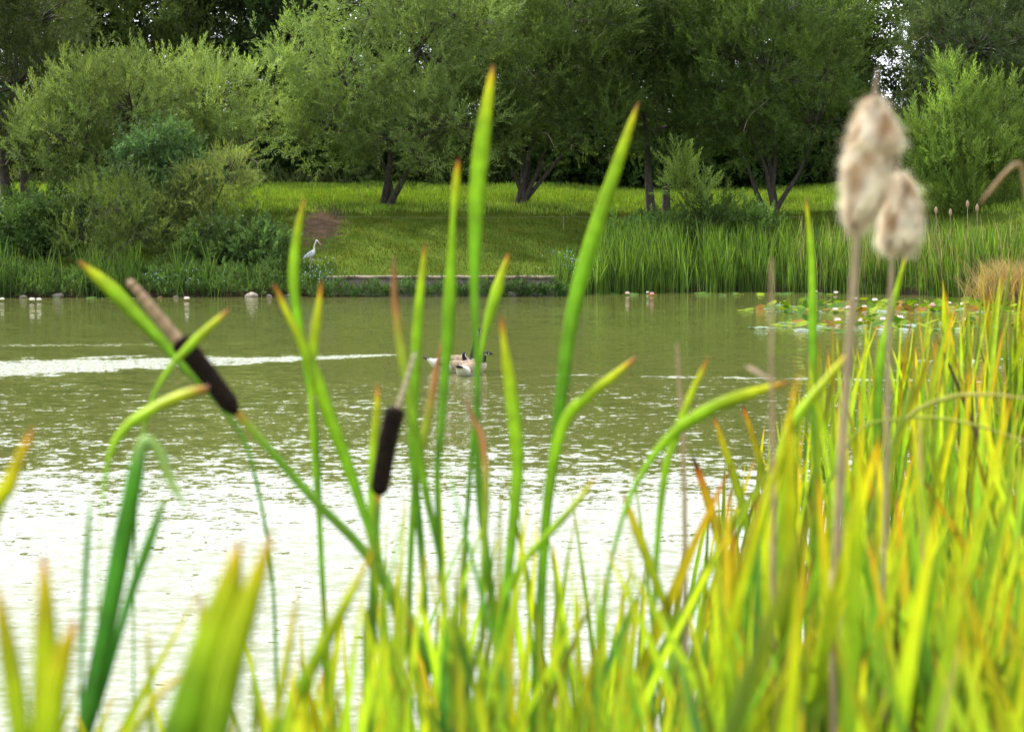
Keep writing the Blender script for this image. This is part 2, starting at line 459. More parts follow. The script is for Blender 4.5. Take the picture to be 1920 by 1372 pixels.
tree('willow_tree', 'central willow fanning into many low stems from one stool', 'tree', on_ground(975, 80.3),
     lobes_px([(915, 225, 80, 80, 75, 1.6), (1020, 150, 80.5, 120, 120, 2.4), (1100, 230, 80.5, 110, 80, 2.0), (1010, 225, 79.5, 90, 65, 1.6),
               (1060, 40, 81, 140, 90, 2.6), (1120, 120, 81, 90, 90, 2.0), (970, 60, 81, 90, 80, 2)]), 7, 4200, (.078, .118, .036), r0=.10, dead=7)
tree('willow_tree', 'dark willow with one short leaning trunk right of centre', 'tree', on_ground(1236, 81),
     lobes_px([(1265, 230, 81.5, 90, 80, 1.9), (1190, 130, 82, 90, 100, 2.0), (1280, 90, 82, 100, 90, 2.2), (1230, 10, 82, 110, 70, 2.2)]), 2, 2600, (.055, .088, .026), r0=.17, dead=3)
tree('willow_tree', 'broad dark willow with splayed stems left of the fluffy seed heads', 'tree', on_ground(1450, 80),
     lobes_px([(1400, 240, 80, 80, 70, 1.8), (1440, 140, 80, 150, 120, 2.8), (1340, 190, 80.5, 90, 90, 2.0), (1530, 230, 80, 80, 70, 1.8),
               (1460, 30, 81, 150, 80, 2.6), (1550, 120, 81, 60, 90, 1.8), (1340, 60, 81, 90, 80, 2)]), 5, 4400, (.064, .102, .028), r0=.11, dead=6)
tree('willow_sapling', 'bright young willow with upright shoots at the right edge', 'tree', on_ground(1815, 75.5),
     lobes_px([(1800, 310, 75, 95, 75, 1.6), (1790, 190, 75, 38, 75, .8), (1860, 250, 75, 60, 85, 1.2), (1735, 270, 75, 45, 50, .9), (1830, 370, 74.5, 95, 45, 1.2)]),
     4, 1900, (.155, .235, .060), up=1.1, r0=.07, clump=.3, per=7, sc=1.15)
tree('broadleaf_tree', 'large dark tree filling the upper right corner', 'tree', on_ground(1870, 86),
     lobes_px([(1830, 90, 85, 120, 110, 2.8), (1910, 220, 84, 90, 100, 2.2), (1760, 50, 85, 75, 70, 2.0), (1780, 190, 86, 75, 90, 2.0), (1960, 60, 85, 110, 120, 2.6), (1720, 260, 87, 60, 70, 1.5)]),
     3, 4000, (.058, .085, .040), r0=.2, dead=3)
tree('broadleaf_tree', 'tall dark tree with a bare trunk at the left edge', 'tree', on_ground(35, 81),
     lobes_px([(30, 160, 81, 90, 110, 2.4), (-40, 60, 81, 100, 100, 2.4), (70, 40, 82, 90, 80, 2.2), (10, 290, 80, 55, 50, 1.2)]), 2, 2500, (.080, .110, .040), r0=.2, dead=6)
tree('elder_shrub', 'blue green shrub in front of the pale willow trunk', 'shrub', on_ground(310, 73.5),
     lobes_px([(290, 270, 73.5, 55, 42, .9), (345, 320, 73.5, 60, 50, 1.0), (245, 315, 73, 45, 30, .8), (330, 385, 73, 70, 45, 1.0)]), 4, 900, BLUEG, tmpl=BROAD, r0=.06, clump=.25, per=7)
tree('sallow_bush', 'yellowish pale bush leaning right beside the blue green shrub', 'shrub', on_ground(385, 72.3),
     lobes_px([(395, 355, 72, 72, 42, 1.0), (435, 312, 72, 42, 28, .7), (370, 415, 71.8, 62, 42, .9), (330, 385, 72, 40, 30, .7)]), 4, 1000, (.22, .27, .095), tmpl=FINE, r0=.05, clump=.25, per=7)
tree('sallow_bush', 'low green bush by the water left of the yellowish bush', 'shrub', on_ground(200, 70),
     lobes_px([(200, 400, 70.5, 80, 60, 1.2), (160, 450, 70, 55, 45, 1.0), (260, 445, 70, 65, 50, 1.0), (225, 365, 71, 50, 35, .8)]), 4, 1300, (.13, .185, .060), tmpl=FINE, r0=.05, clump=.28, per=8)
tree('bramble_bush', 'dark bramble thicket at the left edge above the reeds', 'shrub', on_ground(50, 71),
     lobes_px([(40, 430, 71, 95, 55, 1.4), (110, 420, 71.5, 60, 50, 1.2), (10, 480, 70, 60, 55, 1.2)]), 3, 1300, (.055, .10, .035), tmpl=BROAD, r0=.04, clump=.3, per=8)
tree('bramble_bush', 'mid green bush with round leaves left of the heron', 'shrub', on_ground(455, 70),
     lobes_px([(455, 460, 70.3, 62, 42, 1.0), (500, 480, 70, 45, 40, .8), (400, 470, 70.3, 50, 40, .8)]), 3, 800, (.085, .145, .055), tmpl=BROAD, r0=.03, clump=.25, per=7)
tree('bramble_bush', 'leafy mid green bush on the bank right of the grassy slope', 'shrub', on_ground(1240, 75.5),
     lobes_px([(1230, 442, 75, 60, 20, 1.0), (1170, 447, 74.5, 45, 20, .8), (1330, 425, 75, 60, 24, 1.0), (1400, 425, 75, 50, 20, 1.0)]), 3, 900, (.09, .16, .050), tmpl=BROAD, r0=.03, clump=.25, per=7)
tree('willow_sapling', 'small feathery willow sapling between the two right hand trunks', 'tree', on_ground(1310, 76),
     lobes_px([(1275, 325, 76, 20, 36, .4), (1300, 360, 76, 30, 32, .5), (1325, 385, 75.8, 36, 24, .6)]), 3, 260, (.15, .22, .065), up=.9, r0=.03, clump=.2, per=6)

# background wood: three masters, then copies
BGL = ['tall background tree behind the pond meadow', 'slim background tree with pale leaning limbs', 'dense round background tree in the wood']
bg_spots = [(-40, 99, 0, 1.05), (95, 96, 1, .95), (215, 102, 2, 1.05), (330, 97, 1, 1.05), (450, 101, 0, 1.0), (560, 98, 2, .98), (690, 103, 1, 1.1), (820, 100, 0, 1.0),
            (940, 98, 2, 1.0), (1060, 103, 0, 1.05), (1170, 99, 1, 1.0), (1290, 102, 2, 1.05), (1400, 98, 0, .98), (1520, 102, 2, 1.0), (1585, 98, 1, .78),
            (1770, 99, 0, 1.02), (1880, 103, 2, 1.1), (1990, 99, 1, 1.0)]
where = ['at the far left edge', 'second from the left edge, above the pale willow', 'above the left part of the pale willow', 'above the middle of the pale willow', 'above the right end of the pale willow',
         'left of the centre left willow crown', 'behind the centre left willow', 'seen right of the centre left willow crown', 'behind the tallest reed leaf', 'behind the central willow', 'right behind the central willow',
         'behind the leaning dark trunk', 'left behind the broad dark willow', 'right behind the broad dark willow', 'low beside the bright sky gap', 'just right of the sky gap', 'behind the upper right corner tree', 'past the right edge']


def copy_tree(o):
    c = o.copy(); COL.objects.link(c)
    for ch in o.children:
        k = ch.copy(); COL.objects.link(k); k.parent = c
    return c


masters = {}
for n_, (px, d, kind, sc_) in enumerate(bg_spots):
    b = on_ground(px, d)
    lab = BGL[kind] + ' ' + where[n_]
    if kind not in masters:
        Lb = {0: [(0, 0, 5.2, 2.4, 2.2, 2.6), (-1.2, .4, 7.8, 1.9, 1.8, 1.8), (1.3, -.3, 7.4, 1.8, 1.8, 1.9), (0, 0, 9.2, 1.7, 1.7, 1.3), (.6, -.8, 3.2, 2.0, 1.6, 1.3)],
              1: [(-.8, 0, 6.0, 1.7, 1.6, 2.0), (1.1, .2, 7.6, 1.5, 1.5, 1.7), (-.2, 0, 9.0, 1.4, 1.3, 1.3), (.5, -.3, 4.0, 1.8, 1.5, 1.5)],
              2: [(0, 0, 4.2, 2.6, 2.2, 2.0), (1.2, 0, 6.4, 2.0, 1.8, 1.9), (-1.3, 0, 6.6, 1.9, 1.8, 1.8), (0, .2, 8.2, 2.0, 1.8, 1.5)]}[kind]
        Lb = [(b[0] + l[0], b[1] + l[1], b[2] + l[2], l[3], l[4], l[5]) for l in Lb]
        r = tree('woodland_tree', lab, 'tree', b, Lb, [2, 3, 2][kind], [1500, 1000, 1600][kind], [(.050, .078, .026), (.075, .105, .036), (.040, .066, .024)][kind],
                 group='trees of the wood behind the meadow', tmpl=COARSE, clump=.5, r0=.14, dead=8 if kind == 1 else 3, per=6)
        masters[kind] = r
    else:
        r = copy_tree(masters[kind]); r.location = [float(q) for q in b]; r['label'] = lab
        r.rotation_euler.z = RNG.uniform(0, 6.28)
    r.scale = (sc_, sc_, sc_ * RNG.uniform(.94, 1.1))

# hedge along the back of the meadow
hm = M(); nH = 30000
hx = RNG.uniform(-26, 26, nH); hy = 94.2 + RNG.normal(size=nH) * .8 + .5 * np.sin(hx * .5)
top = 3.3 + .7 * np.sin(hx * .7) + .5 * np.sin(hx * 1.9 + 1)
hz = ground_z(hx, hy) + RNG.random(nH) ** np.where(RNG.random(nH) < .4, 3., 1.) * top
cc = np.array([.040, .070, .020])[None] * RNG.uniform(.5, 1.6, (nH, 1))
put_shoots(hm, np.stack([hx, hy, hz], -1), RNG.normal(size=(nH, 3)) * .6 + [0, -.4, .5], RNG.uniform(.6, 1.1, nH), cc, COARSE)
tag(hm.build('hedge', MAT['foliage']), 'dark hedge running along the back of the sunlit meadow', 'hedge', kind='stuff')

# ------------------------------------------------------------------ grass on the bank and meadow
def scatter_blades(name, label, n, fx, hgt, wid, cols, kind='stuff', cat=None, bendk=.25, ns=2, mat='grass', tipc=None):
    xy = fx(n); n = len(xy)
    b = np.stack([xy[:, 0], xy[:, 1], ground_z(xy[:, 0], xy[:, 1]) - .02], -1)
    h = hgt * RNG.uniform(.5, 1.3, n)
    ln = RNG.normal(size=(n, 2)) * bendk * h[:, None]
    tip = b + np.stack([ln[:, 0], ln[:, 1], h], -1)
    cl = np.array(cols)[RNG.integers(len(cols), size=n)] * RNG.uniform(.75, 1.3, (n, 1))
    tc = cl * np.array([1.15, 1.1, .9]) if tipc is None else cl * .4 + np.array(tipc) * .6
    m = M(); blades(m, b, tip, np.zeros((n, 3)), wid * RNG.uniform(.6, 1.3, n), lambda t: cl * (1 - t ** 2) + tc * t ** 2, ns)
    return tag(m.build(name, MAT[mat]), label, cat, kind=kind)


def rect(x0, x1, s0, s1):
    def f(n):
        x = RNG.uniform(x0, x1, n); s = RNG.uniform(s0, s1, n)
        y = shore(x) + s
        q = ((x - pc[0]) * 1.5) ** 2 + ((y - pc[1]) * .34) ** 2 > RNG.random(n) * 2.6
        return np.stack([x, y], -1)[q]
    return f


scatter_blades('meadow_grass', 'short sunlit grass of the meadow behind the willows', 75000, rect(-18, 18, 9.5, 25.5), .17, .022, [(.18, .30, .035), (.23, .34, .05), (.14, .26, .03), (.22, .26, .06)])
scatter_blades('bank_grass', 'mown grass on the bank slope', 70000, rect(-16, 15, .9, 10), .075, .016, [(.060, .092, .006), (.075, .100, .008), (.100, .092, .015)])

scatter_blades('bank_grass', 'taller rough grass tufts scattered over the bank slope', 9000,
               lambda n: (lambda q: q[(np.sin(q[:, 0] * 1.9 + 1) * np.sin(q[:, 1] * 2.3) + RNG.normal(size=len(q)) * .35) > .55])(rect(-16, 15, 1., 10)(n)), .24, .016, [(.08, .11, .012), (.13, .13, .03)])
# ------------------------------------------------------------------ reeds and plants along the far shore
def patchy(x0, x1, s0, s1, th=0.):
    def f(n):
        x = RNG.uniform(x0, x1, n); s = s0 + (s1 - s0) * RNG.random(n) ** 1.2
        q = np.sin(x * 2.1) + np.sin(x * 5.3 + 1) + RNG.normal(size=n) * .8 > th
        return np.stack([x, shore(x) + s], -1)[q]
    return f


RG = [(.085, .17, .022), (.12, .22, .025), (.16, .26, .04), (.06, .12, .02)]
scatter_blades('shore_reeds', 'tall green reeds lining the right part of the far shore', 8000, patchy(2.4, 15.5, -.25, 2.8, -.9), 1.25, .028, RG, bendk=.13, ns=4, mat='far_reed')
scatter_blades('shore_reeds', 'low fringe of reeds between the ledge and the tall reeds', 1500, patchy(1.2, 3.6, -.1, 1.8, -.9), .7, .024, RG, bendk=.16, ns=4, mat='far_reed')
scatter_blades('shore_reeds', 'green reeds standing at the left part of the far shore', 1500, patchy(-15.5, -8.4, -.15, 1.4, .2), .95, .028, [(.05, .105, .016), (.075, .14, .02), (.04, .08, .015)], bendk=.16, ns=4, mat='far_reed')
scatter_blades('shore_reeds', 'short thin reeds below the heron and around the ledge', 450, patchy(-8.6, 1.2, -.1, .8, .3), .55, .02, RG, bendk=.2, ns=4, mat='far_reed')
scatter_blades('dry_reeds', 'straw coloured dead reed stems among the right shore reeds', 420, patchy(8.4, 15.5, -.2, 1.6, -1), 1.5, .018, [(.38, .31, .2), (.3, .24, .16)], bendk=.1, ns=4, mat='far_reed')


def dryf(n):
    c = P(1905, 520, 60)
    return np.stack([c[0] + RNG.normal(size=n) * .45, c[1] + RNG.normal(size=n) * .4], -1)


xy = dryf(1500); b = np.stack([xy[:, 0], xy[:, 1], np.full(len(xy), -.05)], -1)
az = RNG.uniform(0, 6.28, len(b)); ln = RNG.uniform(.3, .8, len(b))
tip = b + np.stack([np.cos(az) * ln, np.sin(az) * ln, RNG.uniform(.5, 1.35, len(b))], -1)
cl = np.array([.36, .27, .13])[None] * RNG.uniform(.6, 1.3, (len(b), 1))
m = M(); blades(m, b, tip, np.zeros((len(b), 3)), np.full(len(b), .014), lambda t: cl, 4)
tag(m.build('dry_grass_tussock', MAT['far_reed']), 'round straw brown grass tussock at the right edge by the lilies', 'grass tussock')

# leafy ground cover along the shore
def cover(name, label, x0, x1, s0, s1, n, hmax, col, tmpl=BROAD, sc=.55, zf=None):
    x = RNG.uniform(x0, x1, n); s = RNG.uniform(s0, s1, n); y = shore(x) + s
    z = np.maximum(ground_z(x, y), 0) + RNG.random(n) * hmax * (.5 + .5 * np.sin(x * 3.1 + 1) ** 2)
    cc = np.array(col)[None] * RNG.uniform(.6, 1.5, (n, 1))
    if name == 'ledge_weeds':
        keep = np.sin(x * 2.3 + 1) + RNG.normal(size=n) * .5 > .1
        x, y, z, cc = x[keep], 67.62 + RNG.uniform(0, .35, keep.sum()), .42 + RNG.random(keep.sum()) * .16, cc[keep]; n = len(x)
    m = M(); put_shoots(m, np.stack([x, y, z], -1), RNG.normal(size=(n, 3)) * .5 + [0, -.3, .8], RNG.uniform(.6, 1.2, n) * sc, cc, tmpl)
    tag(m.build(name, MAT['foliage']), label, kind='stuff')


cover('shore_weeds', 'low leafy weeds along the left waterline', -15.5, -5.0, -.05, 1.6, 2600, .38, (.075, .125, .04))
cover('shore_weeds', 'leafy weeds creeping around the foot of the ledge', -5.6, 1.6, -.75, -.28, 1300, .42, (.06, .11, .035), sc=.42)
cover('shore_weeds', 'leafy weeds under the tall right hand reeds', 1.2, 15, .1, 3.2, 1800, .4, (.075, .135, .04))
cover('meadow_weeds', 'pale seeding weeds at the foot of the hedge', -20, 22, 24.0, 25.2, 1800, .6, (.13, .15, .07), FINE, .9)


cover('ledge_weeds', 'weeds and grass tufts hanging over the front edge of the ledge', -5.4, 1.3, -.36, -.2, 260, .05, (.06, .105, .03), sc=.34)
# forget-me-nots: tiny five petalled flowers
def flowers(label, px0, px1, py0, py1, d, n):
    m = M()
    for k in range(n):
        c = P(RNG.normal((px0 + px1) / 2, (px1 - px0) / 4), RNG.uniform(py0, py1), d + RNG.uniform(-.2, .2))
        r = RNG.uniform(.010, .02)
        nrm = unit(RNG.normal(size=3) * .5 + [0, -1, .8]); a = unit(np.cross(nrm, [1, 0, .2])); b_ = np.cross(nrm, a)
        vs = [c]
        for q in range(10):
            rr = r * (1.25 if q % 2 == 0 else .6); th = q * math.pi / 5
            vs.append(c + a * rr * math.cos(th) + b_ * rr * math.sin(th) + nrm * .003)
        m.add(vs, [(0, 1 + q, 1 + (q + 1) % 10) for q in range(10)], (.38, .52, .75))
        tube(m, [c - [0, 0, .22], c - nrm * .002], [.003, .002], (.08, .15, .04), 3)
    tag(m.build('forget_me_nots', MAT['petal']), label, 'flowers', kind='stuff')


flowers('tiny blue flowers beside the right end of the ledge', 1035, 1125, 470, 515, 68.9, 75)
flowers('tiny pale blue flowers around the heron', 555, 640, 480, 530, 67.4, 45)
flowers('scattered tiny blue flowers by the left shrubs', 250, 420, 505, 530, 66.6, 24)


# ------------------------------------------------------------------ ledge, stones, wire
def rough_box(m, x0, x1, y0, y1, z0, z1, col, step=.16, amp=.012):
    """box with subdivided irregular faces"""
    def face(o, u, v, nu, nv):
        U = np.linspace(0, 1, nu + 1); W = np.linspace(0, 1, nv + 1)
        g = np.array([[np.array(o) + np.array(u) * a + np.array(v) * b for a in U] for b in W]).reshape(-1, 3)
        g = g + amp * np.stack([np.sin(g[:, 0] * 9 + g[:, 2] * 13), np.sin(g[:, 0] * 11 + g[:, 1] * 7 + 2), np.sin(g[:, 0] * 6.5 + g[:, 1] * 9)], -1)
        f = [(j * (nu + 1) + i_, j * (nu + 1) + i_ + 1, (j + 1) * (nu + 1) + i_ + 1, (j + 1) * (nu + 1) + i_) for j in range(nv) for i_ in range(nu)]
        m.add(g, f, col)
    nx_ = max(2, int((x1 - x0) / step)); ny_ = max(2, int((y1 - y0) / step)); nz_ = max(2, int((z1 - z0) / step))
    face((x0, y0, z0), (x1 - x0, 0, 0), (0, 0, z1 - z0), nx_, nz_)
    face((x0, y1, z0), (x1 - x0, 0, 0), (0, 0, z1 - z0), nx_, nz_)
    face((x0, y0, z1), (x1 - x0, 0, 0), (0, y1 - y0, 0), nx_, ny_)
    face((x0, y0, z0), (0, y1 - y0, 0), (0, 0, z1 - z0), ny_, nz_)
    face((x1, y0, z0), (0, y1 - y0, 0), (0, 0, z1 - z0), ny_, nz_)


xa, xb = P(615, 520, 67.6)[0], P(1040, 520, 67.6)[0]
lroot = empty('concrete_ledge', ((xa + xb) / 2, 68.2, 0), 'long weathered concrete fishing ledge at the foot of the bank', 'ledge')
m = M(); rough_box(m, xa, xb, 67.75, 68.9, -.3, .50, (.20, .17, .14)); m.build('wall', MAT['stone'], lroot)
m = M(); rough_box(m, xa - .05, xb + .05, 67.68, 69.0, .503, .55, (.15, .115, .08)); m.build('coping', MAT['stone'], lroot)


def stone(px, d, r, col, label, flat=.55):
    b = P(px, 560, d); b[2] = 0.0
    m = M(); nu, nv = 14, 9
    th = np.linspace(0, 2 * math.pi, nu, endpoint=False); ph = np.linspace(-1.45, 1.45, nv)
    sd = RNG.uniform(0, 6, 3)
    Vv = []
    for p_ in ph:
        for t in th:
            v = np.array([math.cos(p_) * math.cos(t), math.cos(p_) * math.sin(t) * .8, math.sin(p_) * flat])
            k = 1 + .13 * math.sin(3 * v[0] + sd[0] + 4 * v[2]) + .1 * math.sin(4 * v[1] + sd[1] - 3 * v[0]) + .07 * math.sin(9 * v[0] + 7 * v[2] + sd[2])
            Vv.append(b + v * r * k + [0, 0, r * flat * .35])
    f = [(j * nu + i_, j * nu + (i_ + 1) % nu, (j + 1) * nu + (i_ + 1) % nu, (j + 1) * nu + i_) for j in range(nv - 1) for i_ in range(nu)]
    f += [(0, q, q + 1, q + 1) for q in ()]
    m.add(Vv, f, col)
    o = m.build('shore_stone', MAT['stone'], None, True)
    tag(o, label, 'stone', 'stones along the left waterline')


for a in [(110, 66.6, .17, (.13, .11, .09), 'dark rounded stone near the left edge of the shore'),
          (44, 66.3, .10, (.16, .13, .1), 'small brown stone at the far left waterline'),
          (330, 66.9, .08, (.2, .16, .12), 'little flat stone left of the white bloom by the shore', .35),
          (472, 67.2, .17, (.34, .29, .23), 'pale grey boulder at the waterline below the green bush'),
          (545, 67.3, .2, (.05, .045, .04), 'black flat stone below the heron', .3),
          (300, 66.8, .06, (.24, .13, .07), 'reddish pebble on the mud under the left reeds', .4),
          (505, 67.25, .09, (.2, .17, .13), 'small stone between the pale boulder and the black one'),
          (960, 67.5, .19, (.09, .08, .07), 'dark rubble stone under the right end of the ledge'),
          (925, 67.55, .15, (.11, .1, .085), 'smaller rubble stone left of the dark one under the ledge'),
          (1000, 67.55, .13, (.1, .09, .075), 'rubble stone at the right corner of the ledge')]:
    stone(*a)

wroot = empty('wire_fence', on_ground(760, 75), 'thin low wire strung across the grassy slope', 'fence')
pts = [np.array([x_, 75.2, 0]) for x_ in np.linspace(-5.4, 9, 13)]
for q in pts: q[2] = P(*unpx(q[0], 75.2, 2.2), 75.2)[2] + .02 * math.sin(q[0])
m = M(); tube(m, np.array(pts), .002, (.28, .26, .2), 4); m.build('wire', MAT['wire'], wroot)
for x_ in (-5.4, 1.6, 9.0):
    m = M(); g = float(ground_z(x_, 75.2)); tube(m, [(x_, 75.2, g - .2), (x_, 75.2, 1.6), (x_, 75.2, 2.26)], .012, (.2, .17, .13), 6); m.build('post', MAT['bark'], wroot)


# ------------------------------------------------------------------ birds
def loft(m, rings, seg=20):
    """rings: (x,y,z, ry, rz, dirx, diry, dirz, colour fn) centre, half width, half height, tangent"""
    th = np.linspace(0, 2 * math.pi, seg, endpoint=False)
    Vs = []; Cs = []
    for (c, w_, h_, T_, cf) in rings:
        T_ = unit(T_); side = unit(np.cross([0, 0, 1.], T_)) if abs(T_[2]) < .97 else np.array([0, 1., 0])
        up_ = np.cross(T_, side)
        for t in th:
            Vs.append(np.array(c) + side * w_ * math.cos(t) + up_ * h_ * math.sin(t)); Cs.append(cf(math.cos(t), math.sin(t)))
    n = len(rings); f = [(j * seg + i_, j * seg + (i_ + 1) % seg, (j + 1) * seg + (i_ + 1) % seg, (j + 1) * seg + i_) for j in range(n - 1) for i_ in range(seg)]
    m.add(Vs, f, np.array(Cs))


BR = np.array([.19, .135, .09]); WH = np.array([.56, .54, .48]); BK = np.array([.014, .013, .014]); BUFF = np.array([.34, .27, .20])


def goose(label, px, py, d, yaw, neck=(.05, .30), head_yaw=0., size=1.):
    """neck: (forward lean, height of head above the back)"""
    # key rows: x, z, half width, half height, zone
    lean, nh = neck
    K = [(-.40, .165, .012, .006, 0), (-.36, .155, .045, .012, 0), (-.30, .125, .075, .030, 1), (-.24, .09, .100, .060, 1), (-.16, .07, .135, .095, 2), (-.05, .07, .160, .118, 2),
         (.08, .07, .165, .125, 2), (.18, .075, .145, .118, 3), (.255, .095, .105, .095, 3), (.290, .14, .062, .066, 4), (.300, .19, .040, .044, 5)]
    top = .19
    K += [(.300 + lean * .45, top + nh * .35, .030, .032, 5), (.300 + lean * .75, top + nh * .65, .026, .028, 5), (.300 + lean, top + nh * .86, .026, .030, 6)]
    hx, hz_ = .300 + lean, top + nh
    K += [(hx + .018, hz_ - .005, .031, .035, 6), (hx + .048, hz_ + .006, .030, .032, 7), (hx + .080, hz_, .021, .022, 5), (hx + .100, hz_ - .008, .014, .014, 5), (hx + .135, hz_ - .016, .008, .006, 5), (hx + .148, hz_ - .018, .002, .002, 5)]
    rows = spline([(k[0], k[1], k[2], k[3], k[4]) for k in K], 96)
    # turn head about its neck
    ctr = rows[:, :2]; T = np.gradient(ctr, axis=0)
    m = M(); rings = []
    cy_, sy_ = math.cos(head_yaw), math.sin(head_yaw)

    for r_, t_ in zip(rows, T):
        x, z, w_, h_, zone = r_
        zr = zone
        def cf(c, s, x=x, zr=zr):
            if zr < .6: return BK
            if zr < 1.5: return WH if s < .35 else (WH if x > -.31 else BK)
            if zr < 2.9:
                base = BR if s > -.15 else BUFF
                if s < -.45 and x < -.05: base = WH
                if s > -.15: base = BR * (1 + .7 * (math.sin(x * 95 + 3 * abs(c)) > .55))
                return base
            if zr < 3.75: return BUFF * (1.0 if s > 0 else 1.25)
            if zr < 4.3: return BUFF * 1.3 if s < .2 else BK
            if 5.75 < zr < 6.75 and x > hx - .02 and abs(c) > .35 and s < .45: return WH
            return BK
        T3 = np.array([t_[0], 0, t_[1]])
        cpt = np.array([x, 0, z])
        if x > hx - .03 and z > top + nh * .5:
            dx = x - (hx - .0); cpt = np.array([hx + dx * cy_, dx * sy_, z]); T3 = np.array([t_[0] * cy_, t_[0] * sy_, t_[1]])
        rings.append((cpt, w_, h_, T3, cf))
    loft(m, rings, 22)
    # folded wing ridges and crossed wing tips belong to the same skin
    o_loc = P(px, py, d); o_loc[2] = 0
    o = m.build('goose', MAT['feather'], None, True)
    o.location = [float(v) for v in o_loc]; o.rotation_euler.z = yaw; o.scale = (size,) * 3
    return tag(o, label, 'goose', 'geese swimming together')


dG = lambda py: CAM_H * F_PX / (py - HZ)
goose('goose with its long black neck raised and white cheek showing, rearmost', 846, 694, dG(692), .05, (.04, .33), 0., 1.06)
goose('goose seen from behind with a white rump, nearest of the group', 880, 704, dG(704), 1.15, (.0, .13), -.9, .95)
goose('rightmost goose with its head tucked low over its pale breast', 876, 698, dG(698), .55, (.03, .10), -.7, .9)
goose('goose showing only a dark head facing away, left of the white rump', 850, 698, dG(698.5), .95, (-.03, .09), .5, .9)

# heron: one continuous skin, standing in the weeds
hm_ = M()
HW = np.array([.55, .56, .58]); HG = np.array([.33, .36, .42])
K = [(-.30, .62, .01, .008), (-.22, .66, .05, .04), (-.10, .72, .085, .085), (.03, .79, .09, .10), (.10, .86, .06, .07), (.125, .93, .032, .035), (.12, 1.00, .024, .024), (.135, 1.07, .021, .021),
     (.165, 1.14, .020, .020), (.185, 1.20, .022, .023), (.205, 1.235, .028, .03), (.24, 1.235, .026, .027), (.275, 1.205, .016, .016), (.33, 1.145, .010, .011), (.39, 1.08, .003, .003)]
rows = spline(K, 70); T = np.gradient(rows[:, :2], axis=0); rings = []
for r_, t_ in zip(rows, T):
    def cf(c, s, x=r_[0], z=r_[1]):
        if z < .84 and s > -.1: return HG if math.sin(x * 60 + c * 4) < .3 else HG * .6
        if x > .29 and z > .9: return np.array([.5, .42, .2])
        return HW
    rings.append(((r_[0], 0, r_[1]), r_[2], r_[3], (t_[0], 0, t_[1]), cf))
loft(hm_, rings, 16)
for sy in (-.035, .035):
    tube(hm_, spline([(-.02, sy, .72), (.02, sy, .52), (-.01, sy, .38), (.0, sy, 0)], 10), np.interp(np.arange(10), [0, 3, 9], [.035, .014, .008]), (.3, .26, .16), 8)
hp = P(583, 500, 68.6)
ho = hm_.build('heron', MAT['feather'], None, True); gz = float(ground_z(hp[0], 68.6)); top_z = P(588, 450, 68.6)[2]
sc_h = .82
ho.location = (float(hp[0]), 68.6, float(top_z - 1.262 * sc_h)); ho.scale = (sc_h,) * 3; ho.rotation_euler.z = -.3
tag(ho, 'pale grey heron standing among weeds at the foot of the bank', 'heron')


# ------------------------------------------------------------------ water lilies
def pad_mesh(name, mat, col):
    m = M(); n = 22; vs = [(0, 0, .004)]
    for ring in (.55, 1.):
        for k in range(n):
            th = .16 + (2 * math.pi - .32) * k / (n - 1)
            vs.append((math.cos(th) * ring, math.sin(th) * ring, .01 + (.035 * math.sin(3 * th) + .03) * ring ** 3))
    m.add(vs, [(0, 1 + k, 2 + k) for k in range(n - 1)], col)
    m.add(vs, [(1 + k, 1 + n + k, 2 + n + k, 2 + k) for k in range(n - 1)], col)
    o = m.build(name, mat, None, True)
    return o


PADC = [(.11, .20, .012), (.20, .27, .015), (.05, .12, .012), (.20, .11, .02), (.07, .14, .025)]
pm = []
for k, c in enumerate(PADC):
    pm.append(pad_mesh('lily_pad', MAT['wet_pad' if k == 4 else 'pad'], c))
used = set()


def put_pad(k, loc, s, tilt, az, lab, grp):
    if k not in used: o = pm[k]; used.add(k)
    else: o = pm[k].copy(); COL.objects.link(o)
    o.location = [float(q) for q in loc]; o.scale = (s, s, s)
    o.rotation_mode = 'ZYX'; o.rotation_euler = (tilt[0], tilt[1], az)
    tag(o, lab, 'lily pad', grp)


def raft(px0, px1, py0, py1, n, lab, grp, taper=90, upright=.35):
    for _ in range(n):
        px = RNG.uniform(px0, px1); t = min(1, (px - px0) / taper)
        mid_ = (py0 + py1) / 2; py = mid_ + (RNG.random() - .5) * (py1 - py0) * t + (1 - t) * (py1 - mid_) * .3
        c = P(px, py, dG(py))
        s = RNG.uniform(.10, .165) * (.8 + .2 * t)
        raised = RNG.random() < upright * t
        c[2] = .006 + RNG.random() * .01 + (RNG.uniform(.03, .15) if raised else 0)
        tl = (RNG.uniform(-.5, .7), RNG.uniform(-.5, .5)) if raised else (RNG.uniform(.0, .16), RNG.uniform(-.04, .04))
        put_pad(int(RNG.choice(4, p=[.32, .36, .18, .14])) if raised or RNG.random() < .55 else 4, c, s, tl, RNG.uniform(0, 6.28), lab, grp)


raft(1385, 1920, 570, 590, 205, 'lily pad crowded among others in the larger, farther lily raft', 'pads of the farther lily raft', upright=.55)
raft(1410, 1960, 603, 622, 130, 'lily pad crowded among others in the nearer lily raft', 'pads of the nearer lily raft', upright=.4)
raft(1120, 1560, 549, 553.5, 22, 'flat lily pad in the thin line under the right shore reeds', 'pads under the right shore reeds', upright=.05)
raft(0, 420, 557.5, 560.5, 8, 'flat lily pad in the thin line along the left shore', 'pads along the left shore', upright=.0)
raft(1690, 1960, 672, 684, 10, 'flat shiny lily pad of the small patch near the right edge reeds', 'pads of the small right hand patch', upright=.1)


